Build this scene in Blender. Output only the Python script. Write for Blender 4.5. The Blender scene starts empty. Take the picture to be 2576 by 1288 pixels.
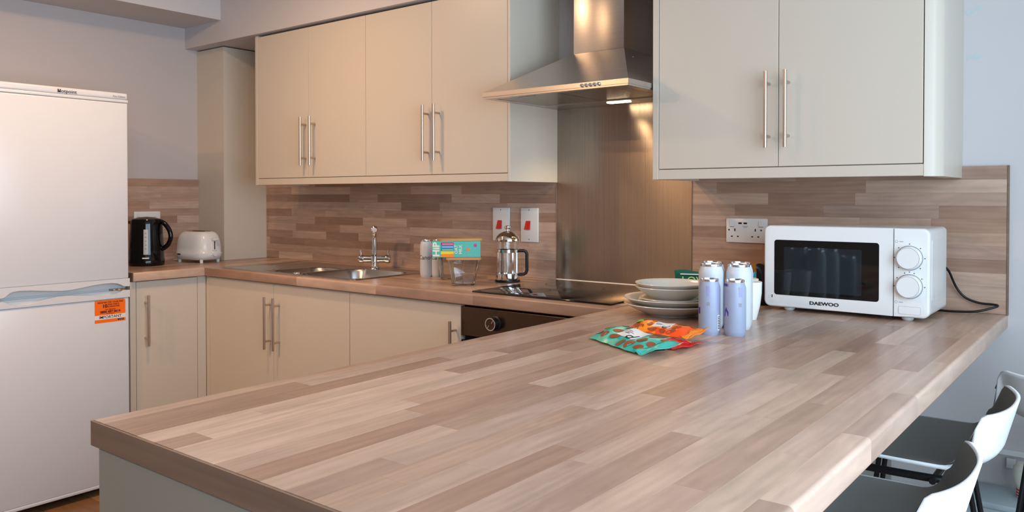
import bpy, bmesh, math, random
from mathutils import Vector, Matrix
R = random.Random(7)
PI = math.pi
sc = bpy.context.scene
COL = sc.collection

# ------------------------------------------------------------------ camera
CAM = Vector((4.17095, -2.73389, 1.25593)); YAW, PITCH = -0.664703, -0.014647
FPX, CY = 2012.81, 523.55
FW = Vector((math.sin(YAW)*math.cos(PITCH), math.cos(YAW)*math.cos(PITCH), math.sin(PITCH)))
RT = Vector((math.cos(YAW), -math.sin(YAW), 0.0)); UP = RT.cross(FW)
cd = bpy.data.cameras.new('camera'); cam = bpy.data.objects.new('camera', cd); COL.objects.link(cam)
cam.matrix_world = Matrix(((RT.x, UP.x, -FW.x, CAM.x), (RT.y, UP.y, -FW.y, CAM.y), (RT.z, UP.z, -FW.z, CAM.z), (0, 0, 0, 1)))
cd.sensor_width = 36; cd.lens = 36*FPX/2576; cd.shift_y = (CY-644)/2576
cd.clip_start = 0.02
sc.camera = cam
def ray(px, py): return FW + RT*((px-1288)/FPX) + UP*((CY-py)/FPX)
def onz(px, py, z):
    d = ray(px, py); return CAM + d*((z-CAM.z)/d.z)
def ony(px, py, y):
    d = ray(px, py); return CAM + d*((y-CAM.y)/d.y)
def onx(px, py, x):
    d = ray(px, py); return CAM + d*((x-CAM.x)/d.x)

# ------------------------------------------------------------------ light and exposure
sc.view_settings.view_transform = 'Standard'; sc.view_settings.look = 'None'
sc.view_settings.gamma = 1.0; sc.view_settings.exposure = -0.46
sc.view_settings.use_curve_mapping = False
w = bpy.data.worlds.new('world'); sc.world = w; w.use_nodes = True
bg = w.node_tree.nodes['Background']; bg.inputs[0].default_value = (0.62, 0.78, 1.0, 1); bg.inputs[1].default_value = 1.2
def area(name, loc, target, sx, sy, power, color):
    l = bpy.data.lights.new(name, 'AREA'); l.shape = 'RECTANGLE'; l.size = sx; l.size_y = sy
    l.energy = power; l.color = color
    o = bpy.data.objects.new(name, l); COL.objects.link(o); o.location = loc
    o.rotation_euler = (Vector(target)-Vector(loc)).to_track_quat('-Z', 'Y').to_euler(); return o
DAY = (0.66, 0.84, 1.0)
area('window_daylight', (4.98, -2.3, 1.42), (0, -2.3, 1.38), 2.9, 1.6, 138, DAY)
LAMPS = [(1.45, -1.2, 15.5), (1.35, -2.45, 12), (1.25, -3.1, 38)]
WARM = (1.0, 0.60, 0.31)

# ------------------------------------------------------------------ helpers
def lin(r, g, b, a=1.0):
    f = lambda c: (c/255/12.92) if c/255 <= .04045 else ((c/255+.055)/1.055)**2.4
    return (f(r), f(g), f(b), a)
def mat(name, col, rough=.5, metal=0.0, spec=.5, coat=0.0, trans=0.0, ior=1.45, emit=None, es=0.0, noise=None, bump=None, alpha=1.0):
    m = bpy.data.materials.new(name); m.use_nodes = True; nt = m.node_tree; b = nt.nodes['Principled BSDF']
    b.inputs['Base Color'].default_value = col if len(col) == 4 else (*col, 1)
    b.inputs['Roughness'].default_value = rough; b.inputs['Metallic'].default_value = metal
    b.inputs['Specular IOR Level'].default_value = spec; b.inputs['Coat Weight'].default_value = coat
    b.inputs['Transmission Weight'].default_value = trans; b.inputs['IOR'].default_value = ior
    b.inputs['Alpha'].default_value = alpha
    if emit: b.inputs['Emission Color'].default_value = (*emit, 1); b.inputs['Emission Strength'].default_value = es
    if noise:   # (scale xyz, amount)
        s, amt = noise
        tc = nt.nodes.new('ShaderNodeTexCoord'); mp = nt.nodes.new('ShaderNodeMapping'); mp.inputs['Scale'].default_value = s
        nz = nt.nodes.new('ShaderNodeTexNoise'); nz.inputs['Scale'].default_value = 1; nz.inputs['Detail'].default_value = 4
        mx = nt.nodes.new('ShaderNodeMix'); mx.data_type = 'RGBA'; mx.blend_type = 'MULTIPLY'; mx.inputs[0].default_value = amt
        rp = nt.nodes.new('ShaderNodeValToRGB'); rp.color_ramp.elements[0].position = .3; rp.color_ramp.elements[1].position = .7
        rp.color_ramp.elements[0].color = (.45, .45, .45, 1)
        nt.links.new(tc.outputs['Object'], mp.inputs[0]); nt.links.new(mp.outputs[0], nz.inputs[0]); nt.links.new(nz.outputs[0], rp.inputs[0])
        mx.inputs[6].default_value = b.inputs['Base Color'].default_value
        nt.links.new(rp.outputs[0], mx.inputs[7]); nt.links.new(mx.outputs[2], b.inputs['Base Color'])
    if bump:
        s, st = bump
        tc = nt.nodes.new('ShaderNodeTexCoord'); mp = nt.nodes.new('ShaderNodeMapping'); mp.inputs['Scale'].default_value = s
        nz = nt.nodes.new('ShaderNodeTexNoise'); nz.inputs['Scale'].default_value = 1; nz.inputs['Detail'].default_value = 3
        bp = nt.nodes.new('ShaderNodeBump'); bp.inputs['Strength'].default_value = st; bp.inputs['Distance'].default_value = .002
        nt.links.new(tc.outputs['Object'], mp.inputs[0]); nt.links.new(mp.outputs[0], nz.inputs[0])
        nt.links.new(nz.outputs[0], bp.inputs['Height']); nt.links.new(bp.outputs[0], b.inputs['Normal'])
    return m
def oak_material(name, rough=.3, tint=None):
    """wood-strip laminate: the object's colour is the strip's own tone; grain runs along local X"""
    m = bpy.data.materials.new(name); m.use_nodes = True; nt = m.node_tree; N = nt.nodes; L = nt.links
    b = N['Principled BSDF']; oi = N.new('ShaderNodeObjectInfo'); tc = N.new('ShaderNodeTexCoord')
    add = N.new('ShaderNodeVectorMath'); add.operation = 'ADD'
    sc_ = N.new('ShaderNodeVectorMath'); sc_.operation = 'SCALE'; sc_.inputs['Scale'].default_value = 37.0
    cmb = N.new('ShaderNodeCombineXYZ')
    for i in range(3): L.new(oi.outputs['Random'], cmb.inputs[i])
    L.new(cmb.outputs[0], sc_.inputs[0]); L.new(tc.outputs['Object'], add.inputs[0]); L.new(sc_.outputs[0], add.inputs[1])
    mp = N.new('ShaderNodeMapping'); mp.inputs['Scale'].default_value = (3.2, 38, 38); L.new(add.outputs[0], mp.inputs[0])
    n1 = N.new('ShaderNodeTexNoise'); n1.inputs['Scale'].default_value = 1; n1.inputs['Detail'].default_value = 6; n1.inputs['Distortion'].default_value = .6
    L.new(mp.outputs[0], n1.inputs[0])
    mp2 = N.new('ShaderNodeMapping'); mp2.inputs['Scale'].default_value = (3.2, 21, 21); L.new(add.outputs[0], mp2.inputs[0])
    wv = N.new('ShaderNodeTexWave'); wv.bands_direction = 'Y'; wv.inputs['Scale'].default_value = .9; wv.inputs['Distortion'].default_value = 12
    wv.inputs['Detail'].default_value = 2; wv.inputs['Detail Scale'].default_value = .7
    L.new(mp2.outputs[0], wv.inputs[0])
    r1 = N.new('ShaderNodeMapRange'); r1.inputs[1].default_value = .3; r1.inputs[2].default_value = .7; r1.inputs[3].default_value = .88; r1.inputs[4].default_value = 1.07
    L.new(n1.outputs[0], r1.inputs[0])
    r2 = N.new('ShaderNodeMapRange'); r2.inputs[3].default_value = .95; r2.inputs[4].default_value = 1.03; L.new(wv.outputs['Fac'], r2.inputs[0])
    mu = N.new('ShaderNodeMath'); mu.operation = 'MULTIPLY'; L.new(r1.outputs[0], mu.inputs[0]); L.new(r2.outputs[0], mu.inputs[1])
    mp3 = N.new('ShaderNodeMapping'); mp3.inputs['Scale'].default_value = (6, 22, 22); L.new(add.outputs[0], mp3.inputs[0])
    n3 = N.new('ShaderNodeTexNoise'); n3.inputs['Scale'].default_value = 1; n3.inputs['Detail'].default_value = 2; n3.inputs['Distortion'].default_value = 1.6; L.new(mp3.outputs[0], n3.inputs[0])
    r3 = N.new('ShaderNodeMapRange'); r3.inputs[1].default_value = .3; r3.inputs[2].default_value = .7; r3.inputs[3].default_value = .90; r3.inputs[4].default_value = 1.08; L.new(n3.outputs[0], r3.inputs[0])
    mu0 = mu; mu = N.new('ShaderNodeMath'); mu.operation = 'MULTIPLY'; L.new(mu0.outputs[0], mu.inputs[0]); L.new(r3.outputs[0], mu.inputs[1])
    vs = N.new('ShaderNodeVectorMath'); vs.operation = 'SCALE'; L.new(oi.outputs['Color'], vs.inputs[0]); L.new(mu.outputs[0], vs.inputs['Scale'])
    L.new(vs.outputs[0], b.inputs['Base Color'])
    b.inputs['Roughness'].default_value = rough; b.inputs['Specular IOR Level'].default_value = .36
    bp = N.new('ShaderNodeBump'); bp.inputs['Strength'].default_value = .12; bp.inputs['Distance'].default_value = .001
    L.new(n1.outputs[0], bp.inputs['Height']); L.new(bp.outputs[0], b.inputs['Normal'])
    return m

class MB:
    def __init__(s): s.v = []; s.f = []
    def poly(s, pts, faces):
        k = len(s.v); s.v += [tuple(p) for p in pts]; s.f += [tuple(i+k for i in f) for f in faces]; return s
    def box(s, x0, x1, y0, y1, z0, z1):
        return s.poly([(x0,y0,z0),(x1,y0,z0),(x1,y1,z0),(x0,y1,z0),(x0,y0,z1),(x1,y0,z1),(x1,y1,z1),(x0,y1,z1)],
                      [(0,3,2,1),(4,5,6,7),(0,1,5,4),(1,2,6,5),(2,3,7,6),(3,0,4,7)])
    def bbox(s, x0, x1, y0, y1, z0, z1, r=.002, seg=2):
        bm = bmesh.new(); bmesh.ops.create_cube(bm, size=1)
        for v in bm.verts: v.co = ((x0+x1)/2+v.co.x*(x1-x0), (y0+y1)/2+v.co.y*(y1-y0), (z0+z1)/2+v.co.z*(z1-z0))
        bmesh.ops.bevel(bm, geom=bm.edges[:], offset=r, segments=seg, affect='EDGES', profile=.5)
        return s.frombm(bm)
    def frombm(s, bm):
        bm.verts.index_update(); s.poly([v.co[:] for v in bm.verts], [[v.index for v in f.verts] for f in bm.faces]); bm.free(); return s
    def prism(s, poly, axis, a, b):
        """polygon in the two other axes (cyclic order), extruded along axis from a to b"""
        n = len(poly)
        def P(u, v, t): return {0: (t, u, v), 1: (u, t, v), 2: (u, v, t)}[axis]
        pts = [P(u, v, a) for u, v in poly]+[P(u, v, b) for u, v in poly]
        fs = [tuple(range(n-1, -1, -1)), tuple(range(n, 2*n))]+[(i, (i+1) % n, n+(i+1) % n, n+i) for i in range(n)]
        return s.poly(pts, fs)
    def lathe(s, prof, c=(0, 0, 0), n=32, axis=2, close=False):
        k = len(prof); pts = []; fs = []
        for j in range(n):
            a = 2*PI*j/n
            for r, h in prof:
                p = (r*math.cos(a), r*math.sin(a), h)
                if axis == 0: p = (p[2], p[0], p[1])
                if axis == 1: p = (p[1], p[2], p[0])
                pts.append((c[0]+p[0], c[1]+p[1], c[2]+p[2]))
        for j in range(n):
            j2 = (j+1) % n
            for i in range(k-1 if not close else k):
                i2 = (i+1) % k
                fs.append((j*k+i, j2*k+i, j2*k+i2, j*k+i2))
        return s.poly(pts, fs)
    def tube(s, path, r, n=10, caps=True):
        P = [Vector(p) for p in path]; rr = r if isinstance(r, (list, tuple)) else [r]*len(P)
        ref = None; pts = []; fs = []
        for i, p in enumerate(P):
            t = (P[min(i+1, len(P)-1)]-P[max(i-1, 0)]).normalized()
            if ref is None: ref = t.orthogonal().normalized()
            ref = (ref - t*ref.dot(t)).normalized(); b = t.cross(ref)
            for j in range(n):
                a = 2*PI*j/n; pts.append(p+(ref*math.cos(a)+b*math.sin(a))*rr[i])
        for i in range(len(P)-1):
            for j in range(n): fs.append((i*n+j, i*n+(j+1) % n, (i+1)*n+(j+1) % n, (i+1)*n+j))
        if caps: fs += [tuple(range(n-1, -1, -1)), tuple((len(P)-1)*n+j for j in range(n))]
        return s.poly(pts, fs)
    def build(s, name, m, parent=None, smooth=None, local=False):
        me = bpy.data.meshes.new(name)
        off = ORG.get(parent.name, Vector()) if (parent and not local) else Vector()
        me.from_pydata([tuple(Vector(p)-off) for p in s.v], [], s.f); me.update()
        o = bpy.data.objects.new(name, me); COL.objects.link(o)
        if m: me.materials.append(m)
        if parent: o.parent = parent
        if not parent: ORG[o.name] = Vector()
        elif not local: ORG[o.name] = off
        if smooth is not None:
            for p in me.polygons: p.use_smooth = True
            me.set_sharp_from_angle(angle=math.radians(smooth))
        return o
ORG = {}
def thing(name, label, cat, loc=(0, 0, 0), rz=0, group=None):
    o = bpy.data.objects.new(name, None); COL.objects.link(o); o.empty_display_size = .05
    o.location = loc; o.rotation_euler = (0, 0, rz); tag(o, label, cat, group); ORG[o.name] = Vector(loc); return o
def tag(o, label, cat, group=None):
    o['label'] = label; o['category'] = cat
    if group: o['group'] = group
    return o
def struct(o, label=None):
    o['kind'] = 'structure'
    if label: o['label'] = label
    return o
def text(s, size, m, parent, mtx, align='CENTER', ext=.0003, name='lettering', sx=1.0, bold=0.0):
    """flat lettering as a mesh; mtx: 4x4 in the parent's local space (text lies in its XY plane)"""
    c = bpy.data.curves.new('txt', 'FONT'); c.body = s; c.size = size; c.align_x = align; c.align_y = 'CENTER'; c.extrude = ext; c.offset = bold
    c.resolution_u = 3
    t = bpy.data.objects.new('txt', c); COL.objects.link(t)
    dg = bpy.context.evaluated_depsgraph_get(); me = bpy.data.meshes.new_from_object(t.evaluated_get(dg))
    bpy.data.objects.remove(t)
    me.transform(Matrix.Diagonal((sx, 1, 1, 1))); me.transform(mtx)
    me.materials.clear(); me.materials.append(m); me.name = name
    o = bpy.data.objects.new(name, me); COL.objects.link(o); o.parent = parent; return o
def frame(loc, x, y):
    x = Vector(x).normalized(); y = Vector(y).normalized(); z = x.cross(y)
    return Matrix(((x.x, y.x, z.x, loc[0]), (x.y, y.y, z.y, loc[1]), (x.z, y.z, z.z, loc[2]), (0, 0, 0, 1)))
def rrect(x0, x1, y0, y1, r, n=5):
    out = []
    for cx, cy, a0 in ((x1-r, y1-r, 0), (x0+r, y1-r, 90), (x0+r, y0+r, 180), (x1-r, y0+r, 270)):
        for i in range(n+1):
            a = math.radians(a0+90*i/n); out.append((cx+r*math.cos(a), cy+r*math.sin(a)))
    return out
def smoothstep(a, b, x):
    t = max(0, min(1, (x-a)/(b-a))); return t*t*(3-2*t)

# ------------------------------------------------------------------ materials
M = {}
M['wall'] = mat('wall_paint', lin(200, 196, 196), .75, bump=((60, 60, 60), .06))
M['wall_l'] = mat('dimmed_mauve_wall_paint', lin(190, 182, 180), .75, bump=((60, 60, 60), .06))  # mauve-grey and darkened, standing in for the dimmer light on this wall
M['ceil'] = mat('ceiling_paint', lin(214, 211, 210), .8)
M['cab'] = mat('cabinet_satin', lin(204, 194, 179), .36, bump=((14, 14, 14), .02))
M['cab2'] = mat('carcass_board', lin(190, 185, 176), .5)
M['panel'] = mat('peninsula_panel', lin(142, 140, 130), .45)
M['oak'] = oak_material('oak_strip_laminate', .30)
M['floor'] = oak_material('floor_plank_laminate', .35)
M['core'] = mat('worktop_core', lin(120, 95, 78), .7)
M['edge'] = mat('end_edging', lin(132, 108, 92), .5, noise=((3, 60, 60), .5))
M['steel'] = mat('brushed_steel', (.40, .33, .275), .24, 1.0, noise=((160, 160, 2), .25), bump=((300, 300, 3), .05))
M['steelh'] = mat('hood_steel', (.60, .57, .54), .32, 1.0, noise=((2, 2, 120), .14), bump=((3, 3, 260), .04))
M['sinksteel'] = mat('sink_steel', (.60, .58, .55), .25, 1.0)
M['nickel'] = mat('satin_nickel', (.58, .49, .42), .3, 1.0)
M['chrome'] = mat('chrome', (.78, .77, .76), .07, 1.0)
M['gold'] = mat('warm_chrome', (.75, .68, .55), .08, 1.0)
M['white'] = mat('white_gloss_plastic', lin(224, 225, 224), .22)
M['fridge'] = mat('white_enamel', lin(214, 217, 222), .24, bump=((260, 260, 260), .05))
M['fridgegrey'] = mat('handle_recess_plastic', lin(205, 212, 216), .35)
M['plate'] = mat('stoneware_glaze', lin(214, 210, 200), .2)
M['mug'] = mat('mug_glaze', lin(236, 236, 230), .18)
M['blackgloss'] = mat('black_gloss_plastic', lin(8, 8, 10), .08)
M['black'] = mat('black_matt_plastic', lin(20, 20, 21), .42)
M['blackglass'] = mat('black_ceramic_glass', lin(10, 9, 9), .035, coat=.3)
M['darkglass'] = mat('oven_door_glass', lin(14, 13, 13), .06)
M['dark'] = mat('dark_gap', lin(22, 18, 16), .8)
def aniso(m, t, a):
    nt = m.node_tree; c = nt.nodes.new('ShaderNodeCombineXYZ')
    for i in range(3): c.inputs[i].default_value = t[i]
    b = nt.nodes['Principled BSDF']; nt.links.new(c.outputs[0], b.inputs['Tangent']); b.inputs['Anisotropic'].default_value = a
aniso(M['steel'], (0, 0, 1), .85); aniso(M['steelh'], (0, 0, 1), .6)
M['oven'] = mat('oven_fascia_steel', (.115, .080, .055), .3, 1.0)
M['glass'] = mat('clear_glass', (.96, .99, .98), .01, trans=1.0, ior=1.45)
M['bamboo'] = mat('bamboo', lin(205, 150, 92), .45, noise=((8, 50, 50), .35))
M['ink'] = mat('dark_ink', lin(30, 28, 30), .6)
M['ink2'] = mat('brown_ink', lin(92, 20, 6), .6)
M['grey_ink'] = mat('grey_ink', lin(140, 140, 150), .6)
M['orange'] = mat('orange_label', lin(255, 112, 4), .5)
M['label'] = mat('white_label', lin(232, 228, 224), .5)
M['red'] = mat('red_rocker', lin(205, 32, 14), .3)
M['cable'] = mat('black_cable', lin(14, 14, 15), .45)
M['wcable'] = mat('white_cable', lin(225, 215, 205), .45)
M['can_white'] = mat('white_can', lin(202, 207, 213), .34)
M['can_lilac'] = mat('lilac_can', lin(152, 161, 184), .34)
M['alu'] = mat('can_aluminium', (.76, .76, .77), .2, 1.0)
M['purple'] = mat('purple_print', lin(70, 50, 150), .5)
M['lilac2'] = mat('lilac_print', lin(148, 150, 190), .5)
M['teal'] = mat('teal_card', lin(84, 190, 178), .45)
M['teal_light'] = mat('teal_card_print', lin(120, 205, 196), .5)
M['cream'] = mat('cream_print', lin(240, 232, 205), .5)
M['shell'] = mat('white_shell_plastic', lin(236, 237, 238), .35)
M['pad'] = mat('grey_seat_pad', lin(124, 121, 116), .5, bump=((200, 200, 200), .1))
M['legs'] = mat('black_powder_coat', lin(18, 18, 22), .35)
M['marks'] = mat('filler_marks', lin(186, 200, 200), .8)
M['lampglass'] = mat('lamp_diffuser', (.9, .85, .75), .4, emit=(1.0, .62, .32), es=20)
M['hoodlamp'] = mat('hood_lamp_lens', (.9, .85, .75), .4, emit=(1.0, .78, .5), es=30)

# ------------------------------------------------------------------ the room
H = .91; T = .04; FL = -.055; CEIL = 2.45
XMAX, YMIN = 4.9, -7.0
XP, YP, XR, YF, XL, YL = 2.894, -2.165, 3.872, -.60, .601, -.951

fl = struct(MB().box(-.1, XMAX, YMIN, .1, FL-.06, FL-.008).build('floor', M['core']), 'brown wood-effect plank floor')
FT = [lin(132, 98, 68), lin(144, 108, 76), lin(120, 88, 60), lin(138, 102, 70), lin(126, 92, 62)]
pw, plen = .19, 1.25
row = 0; y = 0.0
while y > YMIN+.01:
    x = -((row*.43) % plen)
    while x < XMAX:
        a, b = max(x, 0), min(x+plen, XMAX)
        if b-a > .02:
            me = MB().bbox(-(b-a)/2+.001, (b-a)/2-.001, -pw/2+.001, pw/2-.001, -.004, .004, .0012, 1)
            o = me.build('floor_plank', M['floor'], fl, local=True); o.location = ((a+b)/2, y-pw/2, FL-.004); o.color = R.choice(FT)
        x += plen
    y -= pw; row += 1
struct(MB().box(-.1, 0, YMIN, .1, FL, CEIL).build('wall_left', M['wall_l']), 'plain wall behind the fridge')
wb = struct(MB().box(0, XMAX, 0, .1, FL, CEIL).build('wall_back', M['wall']), 'pale wall behind the sink and microwave')
wy0, wy1, wz0, wz1 = -3.8, -.8, .6, 2.25
struct(MB().box(XMAX, XMAX+.1, YMIN, wy0, FL, CEIL).box(XMAX, XMAX+.1, wy1, .1, FL, CEIL).box(XMAX, XMAX+.1, wy0, wy1, FL, wz0).box(XMAX, XMAX+.1, wy0, wy1, wz1, CEIL).build('wall_right', M['wall']))
struct(MB().box(-.1, XMAX+.1, YMIN-.1, YMIN, FL, CEIL).build('wall_front', M['wall']))
struct(MB().box(XMAX-.01, XMAX+.05, wy0, wy1, wz0, wz0+.05).box(XMAX-.01, XMAX+.05, wy0, wy1, wz1-.05, wz1).box(XMAX-.01, XMAX+.05, wy0, wy0+.05, wz0, wz1).box(XMAX-.01, XMAX+.05, wy1-.05, wy1, wz0, wz1).box(XMAX-.01, XMAX+.05, (wy0+wy1)/2-.03, (wy0+wy1)/2+.03, wz0, wz1).build('window_1', M['white']))
struct(MB().box(-.1, XMAX+.1, YMIN-.1, .1, CEIL, CEIL+.1).build('ceiling', M['ceil']))
# bulkhead over the wall units, beam along the left wall
struct(MB().box(0, 3.752, -.351, 0, 2.072, CEIL).build('trim_1', M['wall']), 'boxed bulkhead above the wall cabinets')
struct(MB().box(0, .352, YMIN, -.351, 2.185, CEIL).build('trim_2', M['wall']), 'boxed beam under the ceiling along the left wall')
# filler marks on the wall at the right
for pts in ([(2428, 30), (2446, 22), (2452, 30), (2436, 40)], [(2452, 20), (2466, 12), (2470, 20), (2456, 26)], [(2431, 142), (2440, 137), (2443, 147), (2434, 152)], [(2447, 142), (2456, 133), (2470, 142), (2460, 148), (2448, 150)]):
    P = [ony(px, py, 0) for px, py in pts]
    MB().prism([(p.x, p.z) for p in P], 1, -.0006, 0).build('filler_patch', M['marks'], wb)

# ------------------------------------------------------------------ wood strips
TONES = [lin(200, 178, 160), lin(190, 165, 146), lin(178, 152, 133), lin(210, 190, 172), lin(171, 144, 126), lin(194, 172, 156), lin(204, 183, 167), lin(184, 160, 144)]
def tone():
    c = R.choice(TONES); k = R.uniform(.90, 1.08); return (c[0]*k*.865, c[1]*k*.765, c[2]*k*.72, 1)
def staves(parent, org, ux, uy, L, W, rows, hole=None, lmin=.2, lmax=.52, th=.004, name='oak_stave'):
    ux = Vector(ux); uy = Vector(uy); un = ux.cross(uy); org = Vector(org); h = W/rows
    for r in range(rows):
        a = -R.uniform(0, lmax)
        while a < L:
            ln = R.uniform(lmin, lmax); b = a+ln; s, e = max(a, 0), min(b, L); a = b
            if L-e < .06: e = L; a = L
            if e-s < .012: continue
            v0, v1 = r*h, (r+1)*h; segs = [(s, e)]
            if hole and v1 > hole[2]+.002 and v0 < hole[3]-.002:
                segs = [(p, q) for p, q in ((s, min(e, hole[0])), (max(s, hole[1]), e)) if q-p > .004]
            col = tone()
            for p, q in segs:
                l = (q-p)/2-.00012; hh = h/2-.00012
                o = MB().box(-l, l, -hh, hh, -th/2, th/2).build(name, M['oak'], parent, local=True)
                c = org+ux*((p+q)/2)+uy*((v0+v1)/2)+un*(th/2) - ORG[parent.name]
                o.matrix_local = Matrix(((ux.x, uy.x, un.x, c.x), (ux.y, uy.y, un.y, c.y), (ux.z, uy.z, un.z, c.z), (0, 0, 0, 1)))
                o.color = col
def nosing(parent, org, ux, uo, L, W=.04, r=.007, lmin=.25, lmax=.6, name='edge_stave'):
    """rounded front strip: org at the outer top edge line start; ux along, uo outwards"""
    ux = Vector(ux); uo = Vector(uo); uz = ux.cross(-uo); sgn = 1 if uz.z > 0 else -1
    prof = [(-W, 0)]+[(-r+r*math.sin(t), -r+r*math.cos(t)) for t in [PI/2*i/5 for i in range(6)]]
    prof += [(-.004+.004*math.cos(t), -T+.004-.004*math.sin(t)) for t in [PI/2*i/3 for i in range(4)]]+[(-W, -T)]
    a = 0
    while a < L-1e-6:
        b = min(L, a+R.uniform(lmin, lmax))
        if L-b < .12: b = L
        l = (b-a)/2-.0001
        m = MB(); n = len(prof)
        m.poly([(x, d, z) for x in (-l, l) for d, z in prof], [tuple(range(n)), tuple(range(2*n-1, n-1, -1))]+[(i, n+i, n+(i+1) % n, (i+1) % n) for i in range(n)])
        o = m.build(name, M['oak'], parent, smooth=35, local=True); c = Vector(org)+ux*((a+b)/2)-ORG[parent.name]
        o.matrix_local = Matrix(((ux.x, uo.x, 0, c.x), (ux.y, uo.y, 0, c.y), (0, 0, 1, c.z), (0, 0, 0, 1)))
        if ux.cross(uo).z < 0: o.data.flip_normals()
        o.color = tone(); a = b

S = .004
# back worktop with sink opening
HX0, HX1, HY0, HY1 = 1.0, 1.625, -.5596+.0391*.0, -.1686
wt = thing('worktop', 'oak-strip worktop along the back wall holding the sink and hob', 'worktop', (XL, -.3, H-T))
rows = 14; W = .548; rh = W/rows; y0 = YF+.04
HY0, HY1 = y0+0*rh, y0+10*rh
MB().box(XL, HX0, y0, 0, H-T, H-S).box(HX1, XP, y0, 0, H-T, H-S).box(HX0, HX1, HY1, 0, H-T, H-S).build('core', M['core'], wt)
staves(wt, (XL, y0, H-S), (1, 0, 0), (0, 1, 0), XP-XL, W, rows, hole=(HX0-XL, HX1-XL, 0, 10*rh))
nosing(wt, (XL, YF, H), (1, 0, 0), (0, -1, 0), XP-XL)
# left worktop
wl = thing('worktop', 'short oak-strip worktop under the kettle and toaster', 'worktop', (0, YL, H-T))
MB().box(0, XL-.04, YL+.002, 0, H-T, H-S).box(XL-.04, XL, YF, 0, H-T, H-S).build('core', M['core'], wl)
staves(wl, (XL-.04, YL+.002, H-S), (0, 1, 0), (-1, 0, 0), -YL-.014, XL-.04-.012, 14)
staves(wl, (XL, YF+.0, H-S), (0, 1, 0), (-1, 0, 0), -YF-.012, .04, 1)
nosing(wl, (XL, YL+.002, H), (0, 1, 0), (1, 0, 0), YF-YL-.002)
MB().box(0, XL, YL, YL+.002, H-T, H-.001).build('end_edging', M['edge'], wl)
# peninsula
wp = thing('worktop', 'long oak-strip peninsula worktop in the foreground', 'worktop', (XP, YP, H-T))
MB().box(XP+.04, XR-.04, YP+.003, 0, H-T, H-S).box(XP, XP+.04, YF, 0, H-T, H-S).build('core', M['core'], wp)
staves(wp, (XR-.04, YP+.003, H-S), (0, 1, 0), (-1, 0, 0), -YP-.015, XR-XP-.08, 18, lmin=.28, lmax=.70)
staves(wp, (XP+.04, YF, H-S), (0, 1, 0), (-1, 0, 0), -YF-.012, .04, 1)
nosing(wp, (XP, YP+.003, H), (0, 1, 0), (-1, 0, 0), YF-YP-.003, r=.008)
nosing(wp, (XR, YP+.003, H), (0, 1, 0), (1, 0, 0), -YP-.003, r=.007)
MB().bbox(XP+.001, XR-.001, YP, YP+.003, H-T, H-.0006, .001, 1).build('end_edging', M['edge'], wp)
MB().bbox(XP-.003, XP+.003, YF+.002, -.012, H-.001, H+.0012, .0008, 1).build('joint_strip', M['nickel'], wp)

# splashbacks
def splash(label, x0, x1, z1, y=-.012, left=False):
    if not left:
        t = thing('splashback', label, 'splashback', (x0, 0, H))
        MB().box(x0, x1, y+S, -.0008, H, z1).build('backing', M['core'], t)
        staves(t, (x0, y+S, H+.0005), (1, 0, 0), (0, 0, 1), x1-x0, z1-H-.0005, 11)
        return t
    t = thing('splashback', label, 'splashback', (0, x0, H))
    MB().box(.0008, .012-S, x0, x1, H, z1).build('backing', M['core'], t)
    staves(t, (.012-S, x0, H+.0005), (0, 1, 0), (0, 0, 1), x1-x0, z1-H-.0005, 11)
    return t
splash('oak-strip splashback behind the sink', .2622, 2.270, 1.345)
ts = splash('oak-strip splashback behind the microwave', 2.880, 3.868, 1.346)
MB().bbox(3.868, 3.874, -.0125, 0, H-.002, 1.347, .001, 1).build('end_edging', M['edge'], ts)
splash('small oak-strip splashback behind the kettle', -1.35, -.2805, 1.350, left=True)

# steel splashback behind hob
t = thing('steel_splashback', 'tall brushed steel panel behind the hob', 'splashback', (2.57, 0, H))
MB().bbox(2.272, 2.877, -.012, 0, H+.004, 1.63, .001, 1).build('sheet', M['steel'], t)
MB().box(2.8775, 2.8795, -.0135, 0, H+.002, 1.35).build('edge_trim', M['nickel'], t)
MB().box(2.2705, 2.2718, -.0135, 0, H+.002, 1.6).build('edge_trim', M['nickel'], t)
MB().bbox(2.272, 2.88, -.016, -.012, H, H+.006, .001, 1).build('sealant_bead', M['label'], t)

# corner boxing
t = thing('pipe_boxing', 'tall beige boxed-in column in the corner by the toaster', 'boxing', (.13, -.14, H))
MB().box(.0, .262, -.2800, -.262, H, 2.066).build('front_panel', M['cab'], t)
MB().box(.244, .262, -.262, -.0005, H, 2.066).build('side_panel', M['cab'], t)

# ------------------------------------------------------------------ handles and doors
def bar_handle(parent, x, y, z0, z1, n):
    """n: outward normal as unit axis vector; bar 35 mm in front of the face"""
    n = Vector(n); c = Vector((x, y, 0)); m = MB(); L = z1-z0
    b = c+n*.035
    m.tube([(b.x, b.y, z0), (b.x, b.y, z1)], .006, 14)
    for f in (.152, .848):
        z = z0+L*f; p = c; q = c+n*.035
        m.tube([(p.x, p.y, z), (q.x, q.y, z)], .0045, 10)
    return m.build('handle', M['nickel'], parent, smooth=40)
def door_y(parent, x0, x1, z0, z1, yf, hx=None, hz=None, name='door'):
    d = MB().bbox(x0+.001, x1-.001, yf, yf+.019, z0, z1, .0012, 2).build(name, M['cab'], parent)
    if hx: bar_handle(d, hx, yf, hz[0], hz[1], (0, -1, 0))
    return d
DY = -.327
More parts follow.
